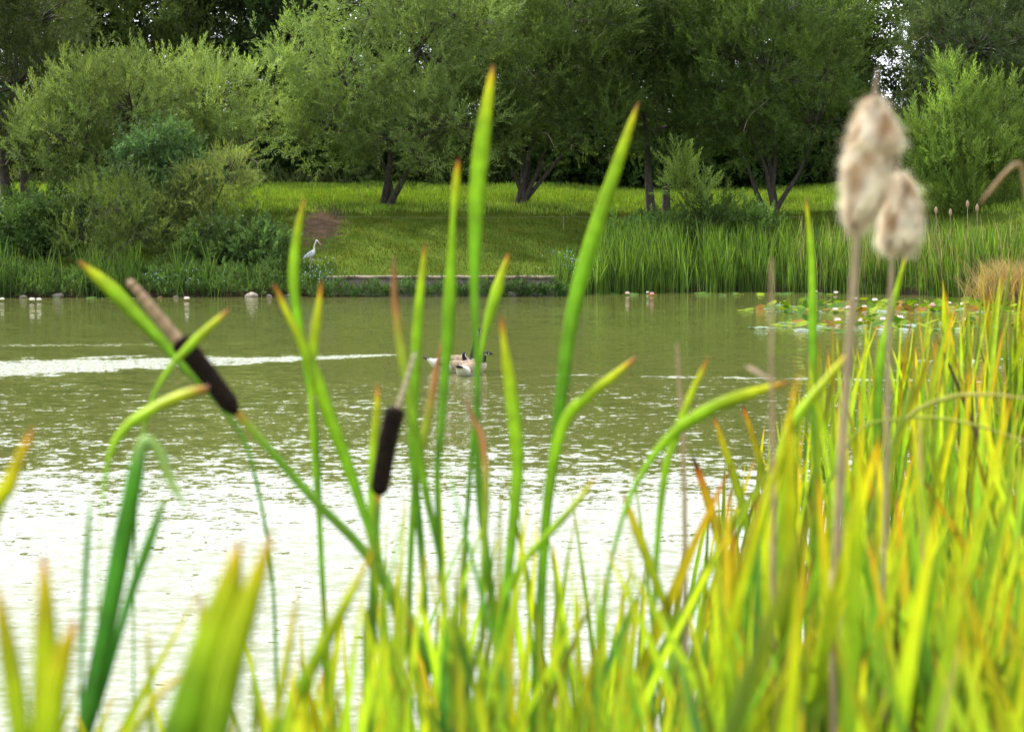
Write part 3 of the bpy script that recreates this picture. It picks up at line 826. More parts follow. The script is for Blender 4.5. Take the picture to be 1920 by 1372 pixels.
def lily_mesh(m, c, r, outer, inner_):
    for ringn, (np_, ang, ln, col) in enumerate([(9, .35, 1.0, outer), (8, .8, .9, outer * .5 + inner_ * .5), (6, 1.2, .7, inner_)]):
        for k in range(np_):
            az = 2 * math.pi * (k + .5 * ringn) / np_
            o_ = np.array([math.cos(az), math.sin(az), 0]); s_ = np.array([-math.sin(az), math.cos(az), 0])
            u = o_ * math.cos(ang) + np.array([0, 0, math.sin(ang)])
            a = c + o_ * r * .1; tip_ = a + u * r * ln + np.array([0, 0, .12 * r]); md = a + u * r * ln * .55
            w_ = r * .24
            m.add([a, md + s_ * w_, tip_, md - s_ * w_, md - np.array([0, 0, .1 * r])], [(0, 1, 4), (1, 2, 4), (2, 3, 4), (3, 0, 4)], col)


WLY = np.array([.82, .80, .76]); PNK = np.array([.80, .36, .42])
LIL = [(1566, 583, 1, .11, 'large white water lily bloom left of centre in the farther raft'),
       (1590, 578, 0, .09, 'white water lily bloom beside the large white one in the farther raft'),
       (1601, 562, 1, .12, 'pink and white water lily at the back of the farther raft by the tan stem'),
       (1640, 564, 0, .10, 'white water lily between the two seed head stems'),
       (1620, 577, 1, .09, 'pink lily low between the two seed head stems'),
       (1683, 575, 2, .11, 'rosy pink water lily right of the second seed head stem'),
       (1718, 574, 1, .08, 'small pale pink lily near the middle right of the farther raft'),
       (1745, 575, 2, .14, 'widest pink water lily bloom of the farther raft'),
       (1800, 573, 0, .10, 'white water lily near the right end of the farther raft'),
       (1780, 569, 0, .07, 'tiny white lily behind the widest pink one'),
       (1570, 602, 1, .10, 'leftmost pink and white lily of the nearer raft'),
       (1616, 603, 1, .11, 'white lily with pink outer petals in the nearer raft'),
       (1655, 600, 0, .09, 'white lily left of the second stem in the nearer raft'),
       (1686, 599, 1, .13, 'big white and pink lily at the middle of the nearer raft'),
       (1813, 602, 0, .11, 'white lily at the right of the nearer raft'),
       (1775, 613, 0, .09, 'small white lily low in the nearer raft'),
       (1529, 548, 0, .08, 'small white lily at the shore right of the green reed tip'),
       (1567, 550, 0, .09, 'white lily at the shore behind the farther raft'),
       (1176, 551, 1, .09, 'white lily at the right shore, left of a pair'),
       (1222, 552, 2, .09, 'pink lily under the bright reed tuft at the right shore'),
       (1214, 549, 0, .06, 'tiny white lily left of the pink one at the shore'),
       (60, 563, 0, .10, 'larger white lily at the left shore'),
       (73, 563, 0, .09, 'smaller white lily just right of the larger one at the left shore'),
       (350, 561, 0, .10, 'lone white lily at the left shore above the dark cattail'),
       (4, 562, 0, .08, 'white lily cut by the left edge of the picture')]
for px, py, kc, r, lab in LIL:
    c = P(px, py, dG(max(py + 3, 551))); d_ = c[1]; c = P(px, py, d_); c[2] = max(c[2], .01)
    outer = [WLY, WLY * .5 + PNK * .5, PNK][kc]; inn = [WLY, WLY, WLY * .5 + PNK * .5][kc]
    m = M(); lily_mesh(m, c, r * .95, outer, inn)
    tag(m.build('water_lily', MAT['petal']), lab, 'water lily', 'water lily blooms')


# ------------------------------------------------------------------ foreground: traced leaves
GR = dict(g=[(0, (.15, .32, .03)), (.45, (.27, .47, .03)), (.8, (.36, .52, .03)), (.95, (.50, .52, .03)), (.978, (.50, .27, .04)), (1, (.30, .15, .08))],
          b=[(0, (.06, .20, .05)), (.5, (.10, .30, .05)), (.9, (.15, .34, .04)), (1, (.25, .36, .05))],        # blue green
          y=[(0, (.15, .29, .02)), (.4, (.26, .40, .02)), (.8, (.44, .49, .02)), (.94, (.52, .44, .02)), (.975, (.52, .26, .02)), (1, (.20, .08, .03))],
          o=[(0, (.20, .31, .02)), (.6, (.32, .38, .02)), (.88, (.52, .38, .02)), (.94, (.50, .19, .02)), (.97, (.14, .05, .02)), (1, (.03, .02, .015))],
          p=[(0, (.24, .36, .04)), (.6, (.42, .46, .10)), (1, (.50, .44, .22))],
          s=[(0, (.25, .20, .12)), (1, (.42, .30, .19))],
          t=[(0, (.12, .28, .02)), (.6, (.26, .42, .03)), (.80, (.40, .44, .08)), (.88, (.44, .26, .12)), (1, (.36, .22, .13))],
          k=[(0, (.09, .07, .03)), (1, (.05, .03, .02))],  # dead brown blades, coloured dark to stand for shaded gaps between bed leaves
        d=[(0, (.07, .20, .03)), (.5, (.09, .27, .03)), (.8, (.12, .32, .03)), (.86, (.35, .48, .20)), (1, (.40, .50, .28))])


def hero_leaf(root, pts, wpx, d, kind, wprof=None, lean=.12, tw=0., name='leaf', lab=None, n=72):
    """pts from base to tip in photo pixels, wpx = greatest width in photo pixels"""
    pts = np.array(pts, float); m = M()
    s = spline(pts, n)
    L_ = np.concatenate([[0], np.cumsum(np.hypot(*np.diff(s, axis=0).T))]); t = L_ / L_[-1]
    dd = d * (1 + lean * (t - .6) * .5)
    path = np.array([P(a, b_, c_) for (a, b_), c_ in zip(s, dd)])
    if wprof is None: wprof = [(0, .5), (.3, .55), (.6, .85), (.75, 1), (.9, .75), (.97, .42), (1, .12)]
    w_ = np.interp(t, [q[0] for q in wprof], [q[1] for q in wprof]) * wpx * .74 * d / F_PX
    seglen = np.concatenate([[0], np.cumsum(np.linalg.norm(np.diff(path, axis=0), axis=1))])
    span = (.5 * RNG.uniform(.6, 1.25) if kind not in 'd' else .75) * min(1, d / 3)
    cols = lut(GR[kind])(np.clip(1 - (seglen[-1] - seglen) / span, 0, 1))
    face = unit(np.array([math.sin(tw), -math.cos(tw), .15]))
    leafstrip(m, path, w_, cols, face)
    o = m.build(name, MAT['reed'], root, True)
    if lab: o['label'] = lab
    return o


def plant(name, label, cat, leaves, group=None):
    px, py, d = leaves[0][0][0][0], 1372, leaves[0][2]
    root = empty(name, (float((px - CX) / F_PX * d), d, 0.0), label, cat, group)
    for lf in leaves:
        pts = list(lf[0]); d_ = lf[2]
        # carry the leaf down below the frame to its base
        if pts[0][1] > 1200 or (len(lf) > 5 and lf[5]):
            bx, by = pts[0]; zb = .05; py0 = HZ + (CAM_H - zb) * F_PX / d_
            u_ = unit([pts[0][0] - pts[1][0], pts[0][1] - pts[1][1]]) * .5 + np.array([0, .5])
            ex = [(bx + u_[0] * q_, by + u_[1] * q_) for q_ in (90, 240, 600)]
            far = min(py0, by + 2600)
            if far > ex[-1][1] + 300: ex.append((ex[-1][0] + (px - ex[-1][0]) * .2, far))
            nv = len(pts); pts = ex[::-1] + pts
        tfirst = pts
        wp = lf[4] if len(lf) > 4 else None
        if pts[0][1] > 1400:
            # keep the profile on the visible part
            q = np.array(pts, float); Ls = np.concatenate([[0], np.cumsum(np.hypot(*np.diff(q, axis=0).T))]); f0 = Ls[len(ex)] / Ls[-1]
            if lf[3] == 'y' and d_ < 2 and not wp: wp = [(0, .9), (.3, 1), (.6, .86), (.8, .58), (.92, .30), (1, .04)]
            vis = wp or [(0, .6), (.35, .65), (.65, .92), (.8, 1), (.92, .72), (.975, .4), (1, .12)]
            wp = [(0, vis[0][1])] + [(f0 + a * (1 - f0), b_) for a, b_ in vis]
        hero_leaf(root, pts, lf[1], d_, lf[3], wp, tw=RNG.uniform(-.25, .25))
    return root


GP = 'tall green reed leaves in front of the pond'
plant('reed_plant', 'tallest upright reed leaf with a rust tip, reaching the tree crowns', 'reed',
      [([(945, 1372), (925, 1150), (905, 980), (895, 860), (895, 700), (890, 540), (893, 400), (905, 260), (925, 122)], 44, 3.0, 'g',
        [(0, .5), (.35, .5), (.45, .38), (.60, .36), (.70, .62), (.80, .95), (.87, 1), (.94, .72), (.985, .38), (1, .12)])], GP)
plant('reed_plant', 'tall reed leaf leaning right with a side leaf branching below the geese level', 'reed',
      [([(1000, 1372), (1012, 1150), (1025, 960), (1040, 850), (1053, 740), (1068, 620), (1095, 500), (1140, 360), (1197, 193)], 40, 3.1, 'g'),
       ([(1010, 1372), (1020, 1050), (1035, 880), (1062, 785), (1100, 745), (1150, 705), (1195, 668)], 30, 3.05, 'g')], GP)
plant('reed_plant', 'slim reed leaf with a dark red tip just left of the tallest leaf', 'reed',
      [([(860, 1372), (830, 1120), (820, 900), (828, 790), (838, 660), (845, 520), (850, 400), (860, 297)], 34, 3.0, 'g',
        [(0, .4), (.55, .5), (.68, .9), (.76, 1), (.84, .6), (.9, .42), (.96, .62), (.985, .4), (1, .12)])], GP)
plant('reed_plant', 'reed leaf with a rounded yellow tip above the waterline left of centre', 'reed',
      [([(800, 1372), (795, 1100), (778, 900), (775, 780), (780, 660), (787, 560), (798, 455)], 28, 3.2, 'g'),
       ([(835, 1372), (832, 1100), (800, 930), (783, 830), (765, 730), (750, 640), (740, 560), (738, 480)], 25, 3.0, 't')], GP)
plant('reed_plant', 'short reed leaf curving right just right of the tallest leaf', 'reed',
      [([(880, 1372), (870, 1100), (880, 900), (893, 750), (903, 660), (918, 590), (936, 530), (954, 474)], 32, 3.3, 'g',
        [(0, .5), (.5, .4), (.74, .3), (.80, .35), (.87, .8), (.92, 1), (.97, .5), (1, .12)])], GP)
plant('reed_plant', 'wide reed leaf with a tan tip right of the geese', 'reed',
      [([(930, 1372), (945, 1150), (962, 980), (970, 880), (965, 790), (957, 720), (946, 650), (940, 592)], 38, 3.0, 'g',
        [(0, .5), (.5, .7), (.75, 1), (.88, .8), (.93, .42), (.97, .4), (1, .15)])], GP)
plant('reed_plant', 'pale upright reed leaf with an orange tip crossing the ledge left of the heron', 'reed',
      [([(620, 1372), (608, 1150), (600, 1000), (592, 820), (570, 660), (553, 560), (553, 470), (570, 372)], 28, 3.1, 'g',
        [(0, .5), (.4, .55), (.7, .65), (.85, 1), (.95, .7), (1, .15)]),
       ([(610, 1372), (606, 1100), (592, 900), (584, 760), (588, 650), (596, 585), (603, 525)], 27, 2.9, 'g',
        [(0, .45), (.5, .5), (.75, .6), (.9, 1), (.96, .5), (1, .15)])], GP)
plant('reed_plant', 'long wide reed leaf slanting from a brown tip under the heron down to the right', 'reed',
      [([(820, 1372), (770, 1230), (720, 1080), (685, 970), (655, 880), (622, 790), (597, 720), (565, 640), (540, 590), (514, 533)], 36, 2.9, 'g',
        [(0, .45), (.45, .6), (.65, 1), (.8, .95), (.92, .5), (.97, .38), (1, .2)])], GP)
plant('reed_plant', 'reed leaf stretching far to the right almost level over the water', 'reed',
      [([(1110, 1372), (1132, 1130), (1168, 970), (1215, 870), (1268, 808), (1330, 768), (1400, 740), (1480, 716)], 34, 2.7, 'g', [(0, .35), (.45, .35), (.62, .5), (.78, .95), (.88, 1), (.95, .6), (.985, .35), (1, .12)]),
       ([(1225, 1372), (1228, 1100), (1245, 900), (1270, 810), (1300, 730), (1330, 668)], 22, 2.9, 'g')], GP)
plant('reed_plant', 'reed leaf crossing low from centre to a faint orange tip at right', 'reed',
      [([(925, 1372), (935, 1180), (965, 1080), (1020, 1010), (1075, 950), (1118, 892)], 20, 2.6, 'g')], GP)
plant('reed_plant', 'small yellow tipped reed leaf right beside the upright cattail', 'reed',
      [([(702, 1372), (700, 1100), (697, 930), (701, 830), (706, 780), (708, 718)], 24, 3.0, 'g')], GP)
plant('reed_plant', 'thin reed leaves with tan tips in front of the geese', 'reed',
      [([(770, 1372), (768, 1100), (780, 900), (803, 780), (817, 700), (828, 640)], 22, 3.2, 't'),
       ([(900, 1372), (905, 1100), (912, 920), (905, 830), (890, 790), (869, 742)], 20, 2.8, 't')], GP)
plant('reed_plant', 'group of upright green leaves at left, the widest broken over at its top', 'reed',
      [([(150, 1400), (170, 1310), (195, 1195), (217, 1080), (240, 960), (262, 850), (276, 826), (300, 850), (322, 905), (350, 952)], 54, 2.0, 'd',
        [(0, .8), (.3, .95), (.55, 1), (.72, .8), (.8, .55), (.9, .5), (.96, .3), (1, .1)]),
       ([(160, 1400), (200, 1270), (240, 1130), (275, 1030), (310, 930)], 28, 2.0, 'b'),
       ([(150, 1400), (153, 1250), (160, 1080), (170, 930)], 17, 2.0, 'b')], GP)
plant('reed_plant', 'arching reed leaf at left with a blunt yellow end by the slanting cattail', 'reed',
      [([(190, 1372), (185, 1150), (190, 960), (207, 850), (240, 798), (290, 765), (340, 742), (392, 727)], 30, 2.4, 'g',
        [(0, .12), (.55, .15), (.66, .5), (.8, .95), (.9, 1), (.97, .85), (1, .5)]),
       ([(250, 1372), (252, 1050), (262, 850), (285, 750), (318, 690), (345, 660), (385, 620), (430, 580)], 26, 2.7, 'g',
        [(0, .2), (.7, .3), (.8, .5), (.9, 1), (.97, .6), (1, .2)])], GP)
plant('reed_plant', 'bright green reed blade rising alone against the right shore reeds', 'reed',
      [([(1530, 1372), (1535, 1050), (1526, 760), (1524, 600), (1522, 480), (1511, 370)], 22, 4.2, 'g')], GP)
plant('reed_plant', 'narrow green blade directly behind the smaller fluffy seed head', 'reed',
      [([(1620, 1372), (1635, 1050), (1650, 700), (1668, 600), (1685, 530), (1702, 470)], 20, 4.0, 'g')], GP)
plant('reed_plant', 'curved green blade crossing in front of the right hand bed', 'reed',
      [([(1390, 1372), (1400, 1150), (1420, 1020), (1450, 900), (1490, 790), (1560, 700), (1600, 650)], 28, 2.6, 'g')], GP)

YP = 'yellowing blurred leaves along the bottom'
plant('iris_plant', 'blurred yellow leaf cut by the left edge beside the water', 'reed',
      [([(-90, 1372), (-60, 1130), (-15, 960), (15, 910), (40, 850), (66, 797)], 74, 1.7, 'y')], YP)
plant('iris_plant', 'large blurred yellow green leaves with an orange tip at lower left', 'reed',
      [([(330, 1400), (370, 1290), (405, 1180), (430, 1100), (450, 1010)], 112, 1.35, 'y'),
       ([(400, 1400), (430, 1250), (460, 1150), (485, 1075), (512, 995)], 78, 1.3, 'y'),
       ([(340, 1400), (368, 1290), (376, 1200), (378, 1110)], 44, 1.4, 'y')], YP)
plant('iris_plant', 'blurred orange tipped leaves in the lower left corner', 'reed',
      [([(80, 1400), (85, 1270), (85, 1150), (82, 1035)], 72, 1.3, 'y'),
       ([(90, 1400), (100, 1300), (118, 1230), (145, 1160)], 74, 1.25, 'y'),
       ([(40, 1400), (25, 1280), (8, 1180), (-8, 1090)], 62, 1.25, 'y')], YP)
plant('iris_plant', 'slanting leaf with an orange tip right of the large blurred leaves', 'reed',
      [([(520, 1400), (570, 1280), (620, 1185), (662, 1105), (703, 1025)], 40, 1.8, 'y'),
       ([(505, 1400), (525, 1300), (545, 1190), (560, 1095)], 24, 1.9, 'y')], YP)
plant('iris_plant', 'thin low leaves between the green group and the large blurred leaves', 'reed',
      [([(285, 1400), (282, 1300), (279, 1230), (276, 1160)], 18, 1.9, 'y'),
       ([(235, 1400), (270, 1340), (310, 1290), (352, 1258)], 26, 1.6, 'y')], YP)
plant('iris_plant', 'leaf with a dark burnt tip standing against the water left of the right bed', 'reed',
      [([(1400, 1372), (1385, 1200), (1352, 1030), (1325, 930), (1298, 852)], 26, 3.6, 'o')], YP)
plant('iris_plant', 'bright yellow leaf at the left fringe of the right bed', 'reed',
      [([(1440, 1372), (1430, 1150), (1400, 980), (1372, 880), (1338, 780)], 24, 4.0, 'y'),
       ([(1490, 1372), (1470, 1100), (1432, 900), (1415, 830), (1390, 752)], 20, 4.2, 'o')], YP)
plant('iris_plant', 'yellow green leaf slanting left below the level reed leaf', 'reed',
      [([(1300, 1372), (1270, 1200), (1230, 1090), (1200, 1010), (1168, 925)], 26, 2.8, 'y')], YP)


# ------------------------------------------------------------------ cattails
def px_path(pts, d, n=24, lean=0.):
    s = spline(pts, n)
    return np.array([P(a, b_, d * (1 + lean * (k / n - .5))) for k, (a, b_) in enumerate(s)])


def cattail(label, spike, head, stem, d, wsp, whd, wst, spcol=(.36, .23, .13)):
    base = P(stem[0][0], stem[0][1], d)
    root = empty('cattail', (float(base[0]), d, 0.), label, 'cattail', 'dark velvety cattails')
    k = d / F_PX
    pts = [(stem[0][0] + 30, HZ + (CAM_H - .05) * F_PX / d)] + list(stem)
    m = M(); pth = px_path(pts, d, 40)
    tube(m, pth, np.linspace(wst * .8, wst / 2, 40) * k, lut([(0, (.12, .25, .03)), (.9, (.22, .38, .04)), (.97, (.30, .38, .06)), (1, (.50, .30, .06))])(np.linspace(0, 1, 40)), 10)
    m.build('stem', MAT['reed'], root, True)
    m = M(); n = 48; hp_ = px_path(head, d, n); t = np.linspace(0, 1, n)
    prof = np.clip(np.minimum(t / .10, (1 - t) / .05), .02, 1) ** .45 * (1 - .10 * (1 - t))
    tube(m, hp_, prof * whd / 2 * k, (.018, .011, .008), 28)
    # velvet pile
    nf = 5000; ii = RNG.integers(2, n - 2, nf); a = RNG.normal(size=(nf, 3)); T = unit(np.gradient(hp_, axis=0))[ii]
    a = unit(a - T * (a * T).sum(1, keepdims=True)); b0 = hp_[ii] + a * (prof[ii] * whd / 2 * k)[:, None] * .97
    blades(m, b0, b0 + a * .0022, np.zeros((nf, 3)), np.full(nf, .0006), lambda tt: np.tile(np.array([.045, .025, .016]), (nf, 1)), 1)
    m.build('flower_head', MAT['felt'], root, True)
    m = M(); n = 40; sp = px_path(spike, d, n); t = np.linspace(0, 1, n)
    rr = (np.interp(t, [0, .06, .5, .92, 1], [.75, 1, .85, .7, .15]) + .08 * np.sin(t * 37) + .05 * np.sin(t * 71)) * wsp / 2 * k
    cc = np.array(spcol)[None] * (1 + .25 * np.sin(t * 43)[:, None])
    tube(m, sp, rr, cc, 14)
    m.build('spike', MAT['stem'], root, True)
    return root


c1 = cattail('dark cattail slanting down right with a tan spike, at the left', [(336, 640), (290, 585), (262, 550), (238, 524)], [(444, 777), (395, 710), (362, 668), (334, 636)],
             [(870, 1372), (820, 1270), (750, 1140), (680, 1030), (600, 948), (530, 870), (446, 774)], 2.9, 22, 40, 15)
hero_leaf(c1, [(520, 1372), (510, 1080), (470, 860), (425, 775), (380, 722), (345, 688), (310, 648), (262, 598), (210, 543), (148, 490)], 42, 3.0, 'g',
          [(0, .2), (.6, .25), (.72, .5), (.8, .7), (.92, 1), (.97, .6), (.985, .35), (1, .25)])
cattail('upright dark cattail leaning slightly right with a thin pale spike, near the centre', [(745, 766), (757, 730), (768, 695), (780, 658)], [(710, 930), (718, 880), (730, 815), (743, 762)],
        [(690, 1372), (697, 1200), (702, 1050), (708, 930)], 2.9, 10, 36, 14, (.42, .32, .22))


def fluffy(label, rowsp, spike, stem, d, wst, seed, notch=None):
    """rowsp: (cx, y, half width px) from top to bottom"""
    root = empty('seeding_cattail', (float(P(stem[0][0], 1372, d)[0]), d, 0.), label, 'cattail', 'fluffy seeding cattails')
    k = d / F_PX; rg = np.random.default_rng(seed)
    rr = spline(rowsp, 90); seg = 56; th = np.linspace(0, 2 * math.pi, seg, endpoint=False)
    Vs = []; Cs = []
    ph = rg.uniform(0, 6.28, 12)
    nb = 70; bp_ = np.stack([rg.uniform(0, 6.28, nb), rg.uniform(0, 1, nb)], -1); bs = rg.uniform(.03, .11, nb); bh = rg.uniform(-.13, .17, nb)
    for j, (cx_, cy_, hw_) in enumerate(rr):
        t = j / 89
        c = P(cx_, cy_, d)
        for a in th:
            q = 1 + .06 * math.sin(3 * a + 9 * t + ph[0]) + .04 * math.sin(5 * a - 21 * t + ph[1]) + .025 * math.sin(11 * a + 40 * t + ph[2])
            da = np.abs((bp_[:, 0] - a + math.pi) % (2 * math.pi) - math.pi) * .22
            q += float((bh * np.exp(-(da ** 2 + (bp_[:, 1] - t) ** 2) / (bs ** 2))).sum())
            q += .03 * math.sin(23 * a + 60 * t + ph[5]) * math.sin(17 * a - 90 * t + ph[6])
            q = min(max(q, .74), 1.14)
            Vs.append(c + np.array([math.cos(a), math.sin(a) * .85, 0]) * hw_ * .86 * k * q + np.array([0, 0, .004 * math.sin(7 * a + 30 * t)]))
            v = .5 + .5 * math.sin(2 * a + 8 * t + ph[3]) * math.sin(13 * t - a + ph[4]); v = max(0, min(1, v * .7 + (q - .95) * 3.0))
            lo = np.array([.47, .32, .19]); hi = np.array([.90, .84, .71])
            Cs.append(lo * (1 - v) + hi * v)
    m = M(); f = [(j * seg + i_, j * seg + (i_ + 1) % seg, (j + 1) * seg + (i_ + 1) % seg, (j + 1) * seg + i_) for j in range(89) for i_ in range(seg)]
    Vs = np.array(Vs); Cs = np.array(Cs); m.add(Vs, f, Cs)
    nf = 9000; ii = rg.integers(seg * 2, len(Vs) - seg * 2, nf)
    cen = np.array([P(*rr[q // seg][:2], d) for q in ii]); a = unit(Vs[ii] - cen) + rg.normal(size=(nf, 3)) * .45 + [0, 0, -.25]
    b0 = Vs[ii] + rg.normal(size=(nf, 3)) * .0006; cc = Cs[ii] * rg.uniform(.8, 1.25, (nf, 1))
    blades(m, b0, b0 + a * rg.uniform(.002, .009, (nf, 1)), np.zeros((nf, 3)), np.full(nf, .0006), lambda tt: cc, 1)
    m.build('seed_head', MAT['fluff'], root, True)
    m = M(); pts = [(stem[0][0], HZ + (CAM_H - .05) * F_PX / d)] + list(stem)
    tube(m, px_path(pts, d, 40), np.linspace(wst * .7, wst / 2, 40) * k, (.36, .26, .15), 10); m.build('stem', MAT['stem'], root, True)
    m = M(); tube(m, px_path(spike, d, 12), np.linspace(.22, .06, 12) * wst * k * 1.6, (.36, .26, .16), 8); m.build('spike', MAT['stem'], root, True)
    return root


fluffy('larger fluffy tan seed head, taller and left of its neighbour',
       [(1638, 188, 5), (1638, 200, 20), (1639, 218, 33), (1640, 240, 43), (1640, 262, 52), (1641, 274, 51), (1633, 285, 38), (1628, 300, 41), (1627, 318, 46), (1626, 345, 47), (1621, 375, 41), (1613, 400, 29), (1607, 418, 16), (1606, 430, 7)],
       [(1638, 194), (1641, 165), (1646, 128)], [(1565, 1372), (1567, 1150), (1573, 950), (1585, 760), (1598, 580), (1608, 425)], 2.35, 14, 5)
fluffy('smaller rounder fluffy seed head, lower and right of its neighbour',
       [(1686, 330, 4), (1688, 342, 15), (1690, 358, 26), (1691, 380, 33), (1689, 405, 38), (1686, 432, 39), (1684, 452, 35), (1686, 466, 25), (1688, 475, 8)],
       [(1684, 336), (1688, 290), (1686, 240)], [(1655, 1372), (1660, 1000), (1664, 760), (1668, 600), (1674, 470)], 2.6, 8, 9)

# bare tan stems and dry leaves
for lab, pts, w_, d in [('thin tan dead stem standing in the water right of centre', [(1285, 1372), (1284, 1000), (1281, 830), (1275, 740), (1269, 642)], 9, 3.0),
                        ('pale dead stem with a small dry leaf left of the right bed', [(1450, 1372), (1452, 1000), (1448, 800), (1446, 640), (1447, 485)], 9, 2.4)]:
    root = empty('dead_reed', (float((pts[0][0] - CX) / F_PX * d), d, 0.), lab, 'dead reed')
    m = M(); pp = [(pts[0][0] + 10, HZ + (CAM_H - .05) * F_PX / d)] + pts
    tube(m, px_path(pp, d, 36), np.linspace(w_ * .7, w_ * .3, 36) * d / F_PX, (.36, .25, .14), 8); m.build('stem', MAT['stem'], root, True)
    if 'leaf' in lab:
        hero_leaf(root, [(1446, 712), (1425, 700), (1400, 686)], 16, d, 's')
plant('dead_leaf', 'bent orange brown dead leaf hanging over at the upper right edge', 'dead leaf',
      [([(2010, 1372), (1985, 900), (1950, 520), (1925, 360), (1912, 308), (1885, 325), (1862, 352), (1838, 380)], 14, 2.6, 's',
        [(0, .8), (.8, 1), (.93, .8), (.97, .7), (1, .3)])])
for lab, pts, w_ in [('long straw leaf arching over the right bed, upper of two', [(1640, 1372), (1640, 960), (1690, 800), (1770, 748), (1860, 740), (1950, 752)], 12),
                     ('long straw leaf arching over the right bed, lower of two', [(1520, 1372), (1530, 1000), (1600, 820), (1690, 785), (1800, 790), (1950, 835)], 9)]:
    plant('arching_leaf', lab, 'reed', [(pts, w_, 3.4, 'p', [(0, .6), (.4, .8), (.8, 1), (1, .3)])])

# ------------------------------------------------------------------ dense beds (stuff)
def bed(name, label, n, xr, topf, zr, wr, pal, dmax=7.5, dmin=1.25, powr=1., dens=None, lean=.10):
    px = RNG.uniform(xr[0], xr[1], n); T_ = topf(px)
    py = T_ + (1480 - T_) * RNG.random(n) ** powr
    z = RNG.uniform(zr[0], zr[1], n)
    d = np.clip(F_PX * (CAM_H - z) / (py - HZ), dmin, dmax)
    tip = np.array([P(a, b_, c_) for a, b_, c_ in zip(px, py, d)])
    L_ = tip[:, 2]
    base = np.stack([tip[:, 0] + RNG.normal(size=n) * lean * L_, tip[:, 1] + RNG.normal(size=n) * .10 * L_, np.full(n, .0)], -1)
    base[:, 1] = np.maximum(base[:, 1], .6)
    base[:, 2] = np.maximum(ground_z(base[:, 0], base[:, 1]), -.4) - .02
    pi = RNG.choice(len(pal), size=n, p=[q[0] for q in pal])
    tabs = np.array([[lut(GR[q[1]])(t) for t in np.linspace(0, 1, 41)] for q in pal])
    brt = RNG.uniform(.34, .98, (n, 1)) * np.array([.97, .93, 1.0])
    spn = .5 * np.minimum(1, d / 3.2) * RNG.uniform(.45, 1.7, n)
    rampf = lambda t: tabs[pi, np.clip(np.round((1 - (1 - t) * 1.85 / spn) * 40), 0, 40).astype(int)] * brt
    m = M(); bend = RNG.normal(size=(n, 3)) * [.05, .05, 0]
    blades(m, base, tip, bend, RNG.uniform(wr[0], wr[1], n), rampf, 20, twist=RNG.uniform(-1.1, 1.1, n),
           tpow=2.,
           prof=lambda t: np.interp(t, [0, .5, .8, .9, .96, .99, 1], [.7, 1, .95, .78, .42, .14, .02]))
    return tag(m.build(name, MAT['reed'], None, False), label, 'reeds', kind='stuff')


topR = lambda x: np.interp(x, [1190, 1280, 1360, 1440, 1500, 1560, 1640, 1720, 1800, 1880, 2060], [1040, 980, 880, 800, 700, 650, 610, 600, 570, 560, 540]) + RNG.normal(size=len(x)) * 22
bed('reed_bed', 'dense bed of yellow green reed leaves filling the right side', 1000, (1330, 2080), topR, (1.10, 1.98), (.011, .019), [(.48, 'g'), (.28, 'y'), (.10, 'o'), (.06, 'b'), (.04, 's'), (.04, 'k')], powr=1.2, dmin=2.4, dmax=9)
bed('reed_bed', 'back fringe of upright leaves in front of the lilies', 150, (1480, 2060), lambda x: topR(x) - 25, (1.80, 2.05), (.012, .02), [(.5, 'g'), (.35, 'y'), (.15, 'o')], powr=4.5)
topB = lambda x: np.interp(x, [-60, 440, 560, 760, 1000, 1200, 1400, 2060], [1330, 1290, 1180, 1060, 1040, 1020, 1000, 1000]) + RNG.normal(size=len(x)) * 30
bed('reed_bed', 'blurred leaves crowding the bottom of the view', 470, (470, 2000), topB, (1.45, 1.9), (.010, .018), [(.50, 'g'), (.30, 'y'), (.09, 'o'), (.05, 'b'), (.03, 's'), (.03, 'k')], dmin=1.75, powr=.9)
bed('reed_bed', 'few blurred leaves at the lower left bottom edge', 60, (-60, 620), lambda x: topB(x) - 60, (1.7, 1.9), (.012, .019), [(.4, 'g'), (.6, 'y')], dmin=1.3, powr=.7)
bed('reed_bed', 'thin upright leaves around the centre in front of bright water', 120, (670, 1260), lambda x: 860 + 0 * x + RNG.normal(size=len(x)) * 50, (1.70, 1.98), (.006, .013), [(.62, 'g'), (.2, 'y'), (.18, 'b')], dmin=2.2, dmax=4, powr=1.0)
bed('reed_bed', 'scattered thin leaves in front of the bright water at lower left', 34, (330, 720), lambda x: 1080 + 0 * x + RNG.normal(size=len(x)) * 50, (1.65, 1.9), (.007, .013), [(.5, 'g'), (.4, 'y'), (.1, 'b')], dmin=1.9, dmax=3.6, powr=1.0)

# far small cattails among the right shore reeds
for lab, px, py in [('tiny far seed head just right of the smaller fluffy one', 1726, 412), ('tiny far seed head, second from the fluffy heads', 1755, 400),
                    ('slim tiny far seed head between two rounder ones', 1782, 404), ('tallest tiny far seed head in front of the bright sapling', 1814, 388),
                    ('rightmost tiny far seed head', 1832, 395)]:
    d = 69.0; c = P(px, py, d); root = empty('far_cattail', (float(c[0]), d, float(ground_z(c[0], d))), lab, 'cattail', 'tiny far cattails on the right shore')
    m = M(); g = float(ground_z(c[0], d)); tube(m, [(c[0], d, g - .1), (c[0] + .02, d, (g + c[2]) / 2), c], .009, (.34, .27, .18), 5); m.build('stem', MAT['stem'], root)
    m = M(); t = np.linspace(0, 1, 9); tube(m, np.array([c + [0, 0, q * .22 - .03] for q in t]), .045 * np.sin(np.clip(t, .03, .97) * math.pi) ** .6, (.50, .38, .29), 8); m.build('seed_head', MAT['fluff'], root, True)

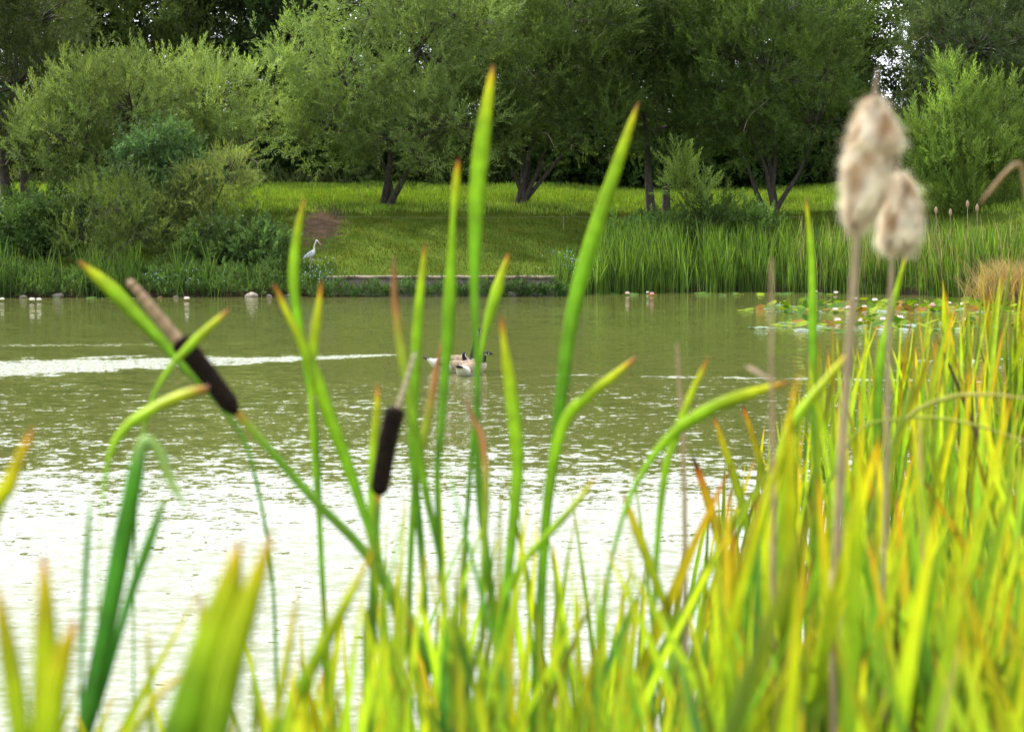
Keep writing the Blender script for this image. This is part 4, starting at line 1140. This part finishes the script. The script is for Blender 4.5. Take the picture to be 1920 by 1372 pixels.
# ------------------------------------------------------------------ sky and sun
world = bpy.data.worlds.new('World'); S.world = world; world.use_nodes = True
nt = world.node_tree; nt.nodes.clear(); N = nt.nodes; L = nt.links
SUN = unit([-.58, .74, 1.03]); el = math.asin(SUN[2]); azs = math.atan2(SUN[0], SUN[1])
sky = N.new('ShaderNodeTexSky'); sky.sky_type = 'NISHITA'; sky.sun_disc = False
sky.sun_elevation = el; sky.sun_rotation = azs; sky.dust_density = 2.5
tc = N.new('ShaderNodeTexCoord'); mpn = N.new('ShaderNodeMapping'); mpn.inputs['Scale'].default_value = (1.2, 1.2, 3.2)
L.new(tc.outputs['Generated'], mpn.inputs[0])
cn = N.new('ShaderNodeTexNoise'); cn.inputs['Scale'].default_value = 2.2; cn.inputs['Detail'].default_value = 7; cn.inputs['Roughness'].default_value = .55
L.new(mpn.outputs[0], cn.inputs['Vector'])
mr = N.new('ShaderNodeMapRange'); mr.interpolation_type = 'SMOOTHSTEP'; L.new(cn.outputs['Fac'], mr.inputs['Value'])
mr.inputs['From Min'].default_value = .30; mr.inputs['From Max'].default_value = .52; mr.inputs['To Min'].default_value = .55; mr.inputs['To Max'].default_value = .96
mx = N.new('ShaderNodeMix'); mx.data_type = 'RGBA'; L.new(mr.outputs[0], mx.inputs[0]); L.new(sky.outputs[0], mx.inputs[6])
# clouds glow brighter on the side of the sun
dt = N.new('ShaderNodeVectorMath'); dt.operation = 'DOT_PRODUCT'; dt.inputs[1].default_value = (float(SUN[0]) * .9, .78, .25); L.new(tc.outputs['Generated'], dt.inputs[0])
db = N.new('ShaderNodeMapRange'); L.new(dt.outputs['Value'], db.inputs['Value'])
for k_, q_ in zip(('From Min', 'From Max', 'To Min', 'To Max'), (-.9, .9, .60, 1.48)): db.inputs[k_].default_value = q_
cg = N.new('ShaderNodeVectorMath'); cg.operation = 'SCALE'; cg.inputs[0].default_value = (11.4, 12.1, 13.3); L.new(db.outputs[0], cg.inputs['Scale'])
L.new(cg.outputs[0], mx.inputs[7])
bg = N.new('ShaderNodeBackground'); bg.inputs['Strength'].default_value = .1; L.new(mx.outputs[2], bg.inputs[0])
wo = N.new('ShaderNodeOutputWorld'); L.new(bg.outputs[0], wo.inputs[0])
sd = bpy.data.lights.new('sun', 'SUN'); sd.energy = 4.2; sd.angle = math.radians(.6); sd.color = (1, .95, .85)
so = bpy.data.objects.new('sun', sd); COL.objects.link(so); so.location = (0, 30, 40)
so.rotation_euler = Vector(SUN).to_track_quat('Z', 'Y').to_euler()

# ------------------------------------------------------------------ camera
cd = bpy.data.cameras.new('camera'); cam = bpy.data.objects.new('camera', cd); COL.objects.link(cam); S.camera = cam
cd.lens = 85; cd.sensor_width = 36; cd.clip_start = .05; cd.clip_end = 3000
cam.location = (0, 0, CAM_H); cam.rotation_euler = (math.pi / 2 - PITCH, 0, 0)
cd.dof.use_dof = True; cd.dof.focus_distance = 38; cd.dof.aperture_fstop = 10.0
S.view_settings.view_transform = 'Standard'; S.view_settings.look = 'None'; S.view_settings.gamma = 1
S.view_settings.exposure = .9
S.render.resolution_x = 1024; S.render.resolution_y = 731
S.render.engine = 'CYCLES'; c = S.cycles
c.max_bounces = 7; c.diffuse_bounces = 3; c.glossy_bounces = 3; c.transmission_bounces = 4; c.caustics_reflective = False; c.caustics_refractive = False
c.use_denoising = True; c.sample_clamp_indirect = 6
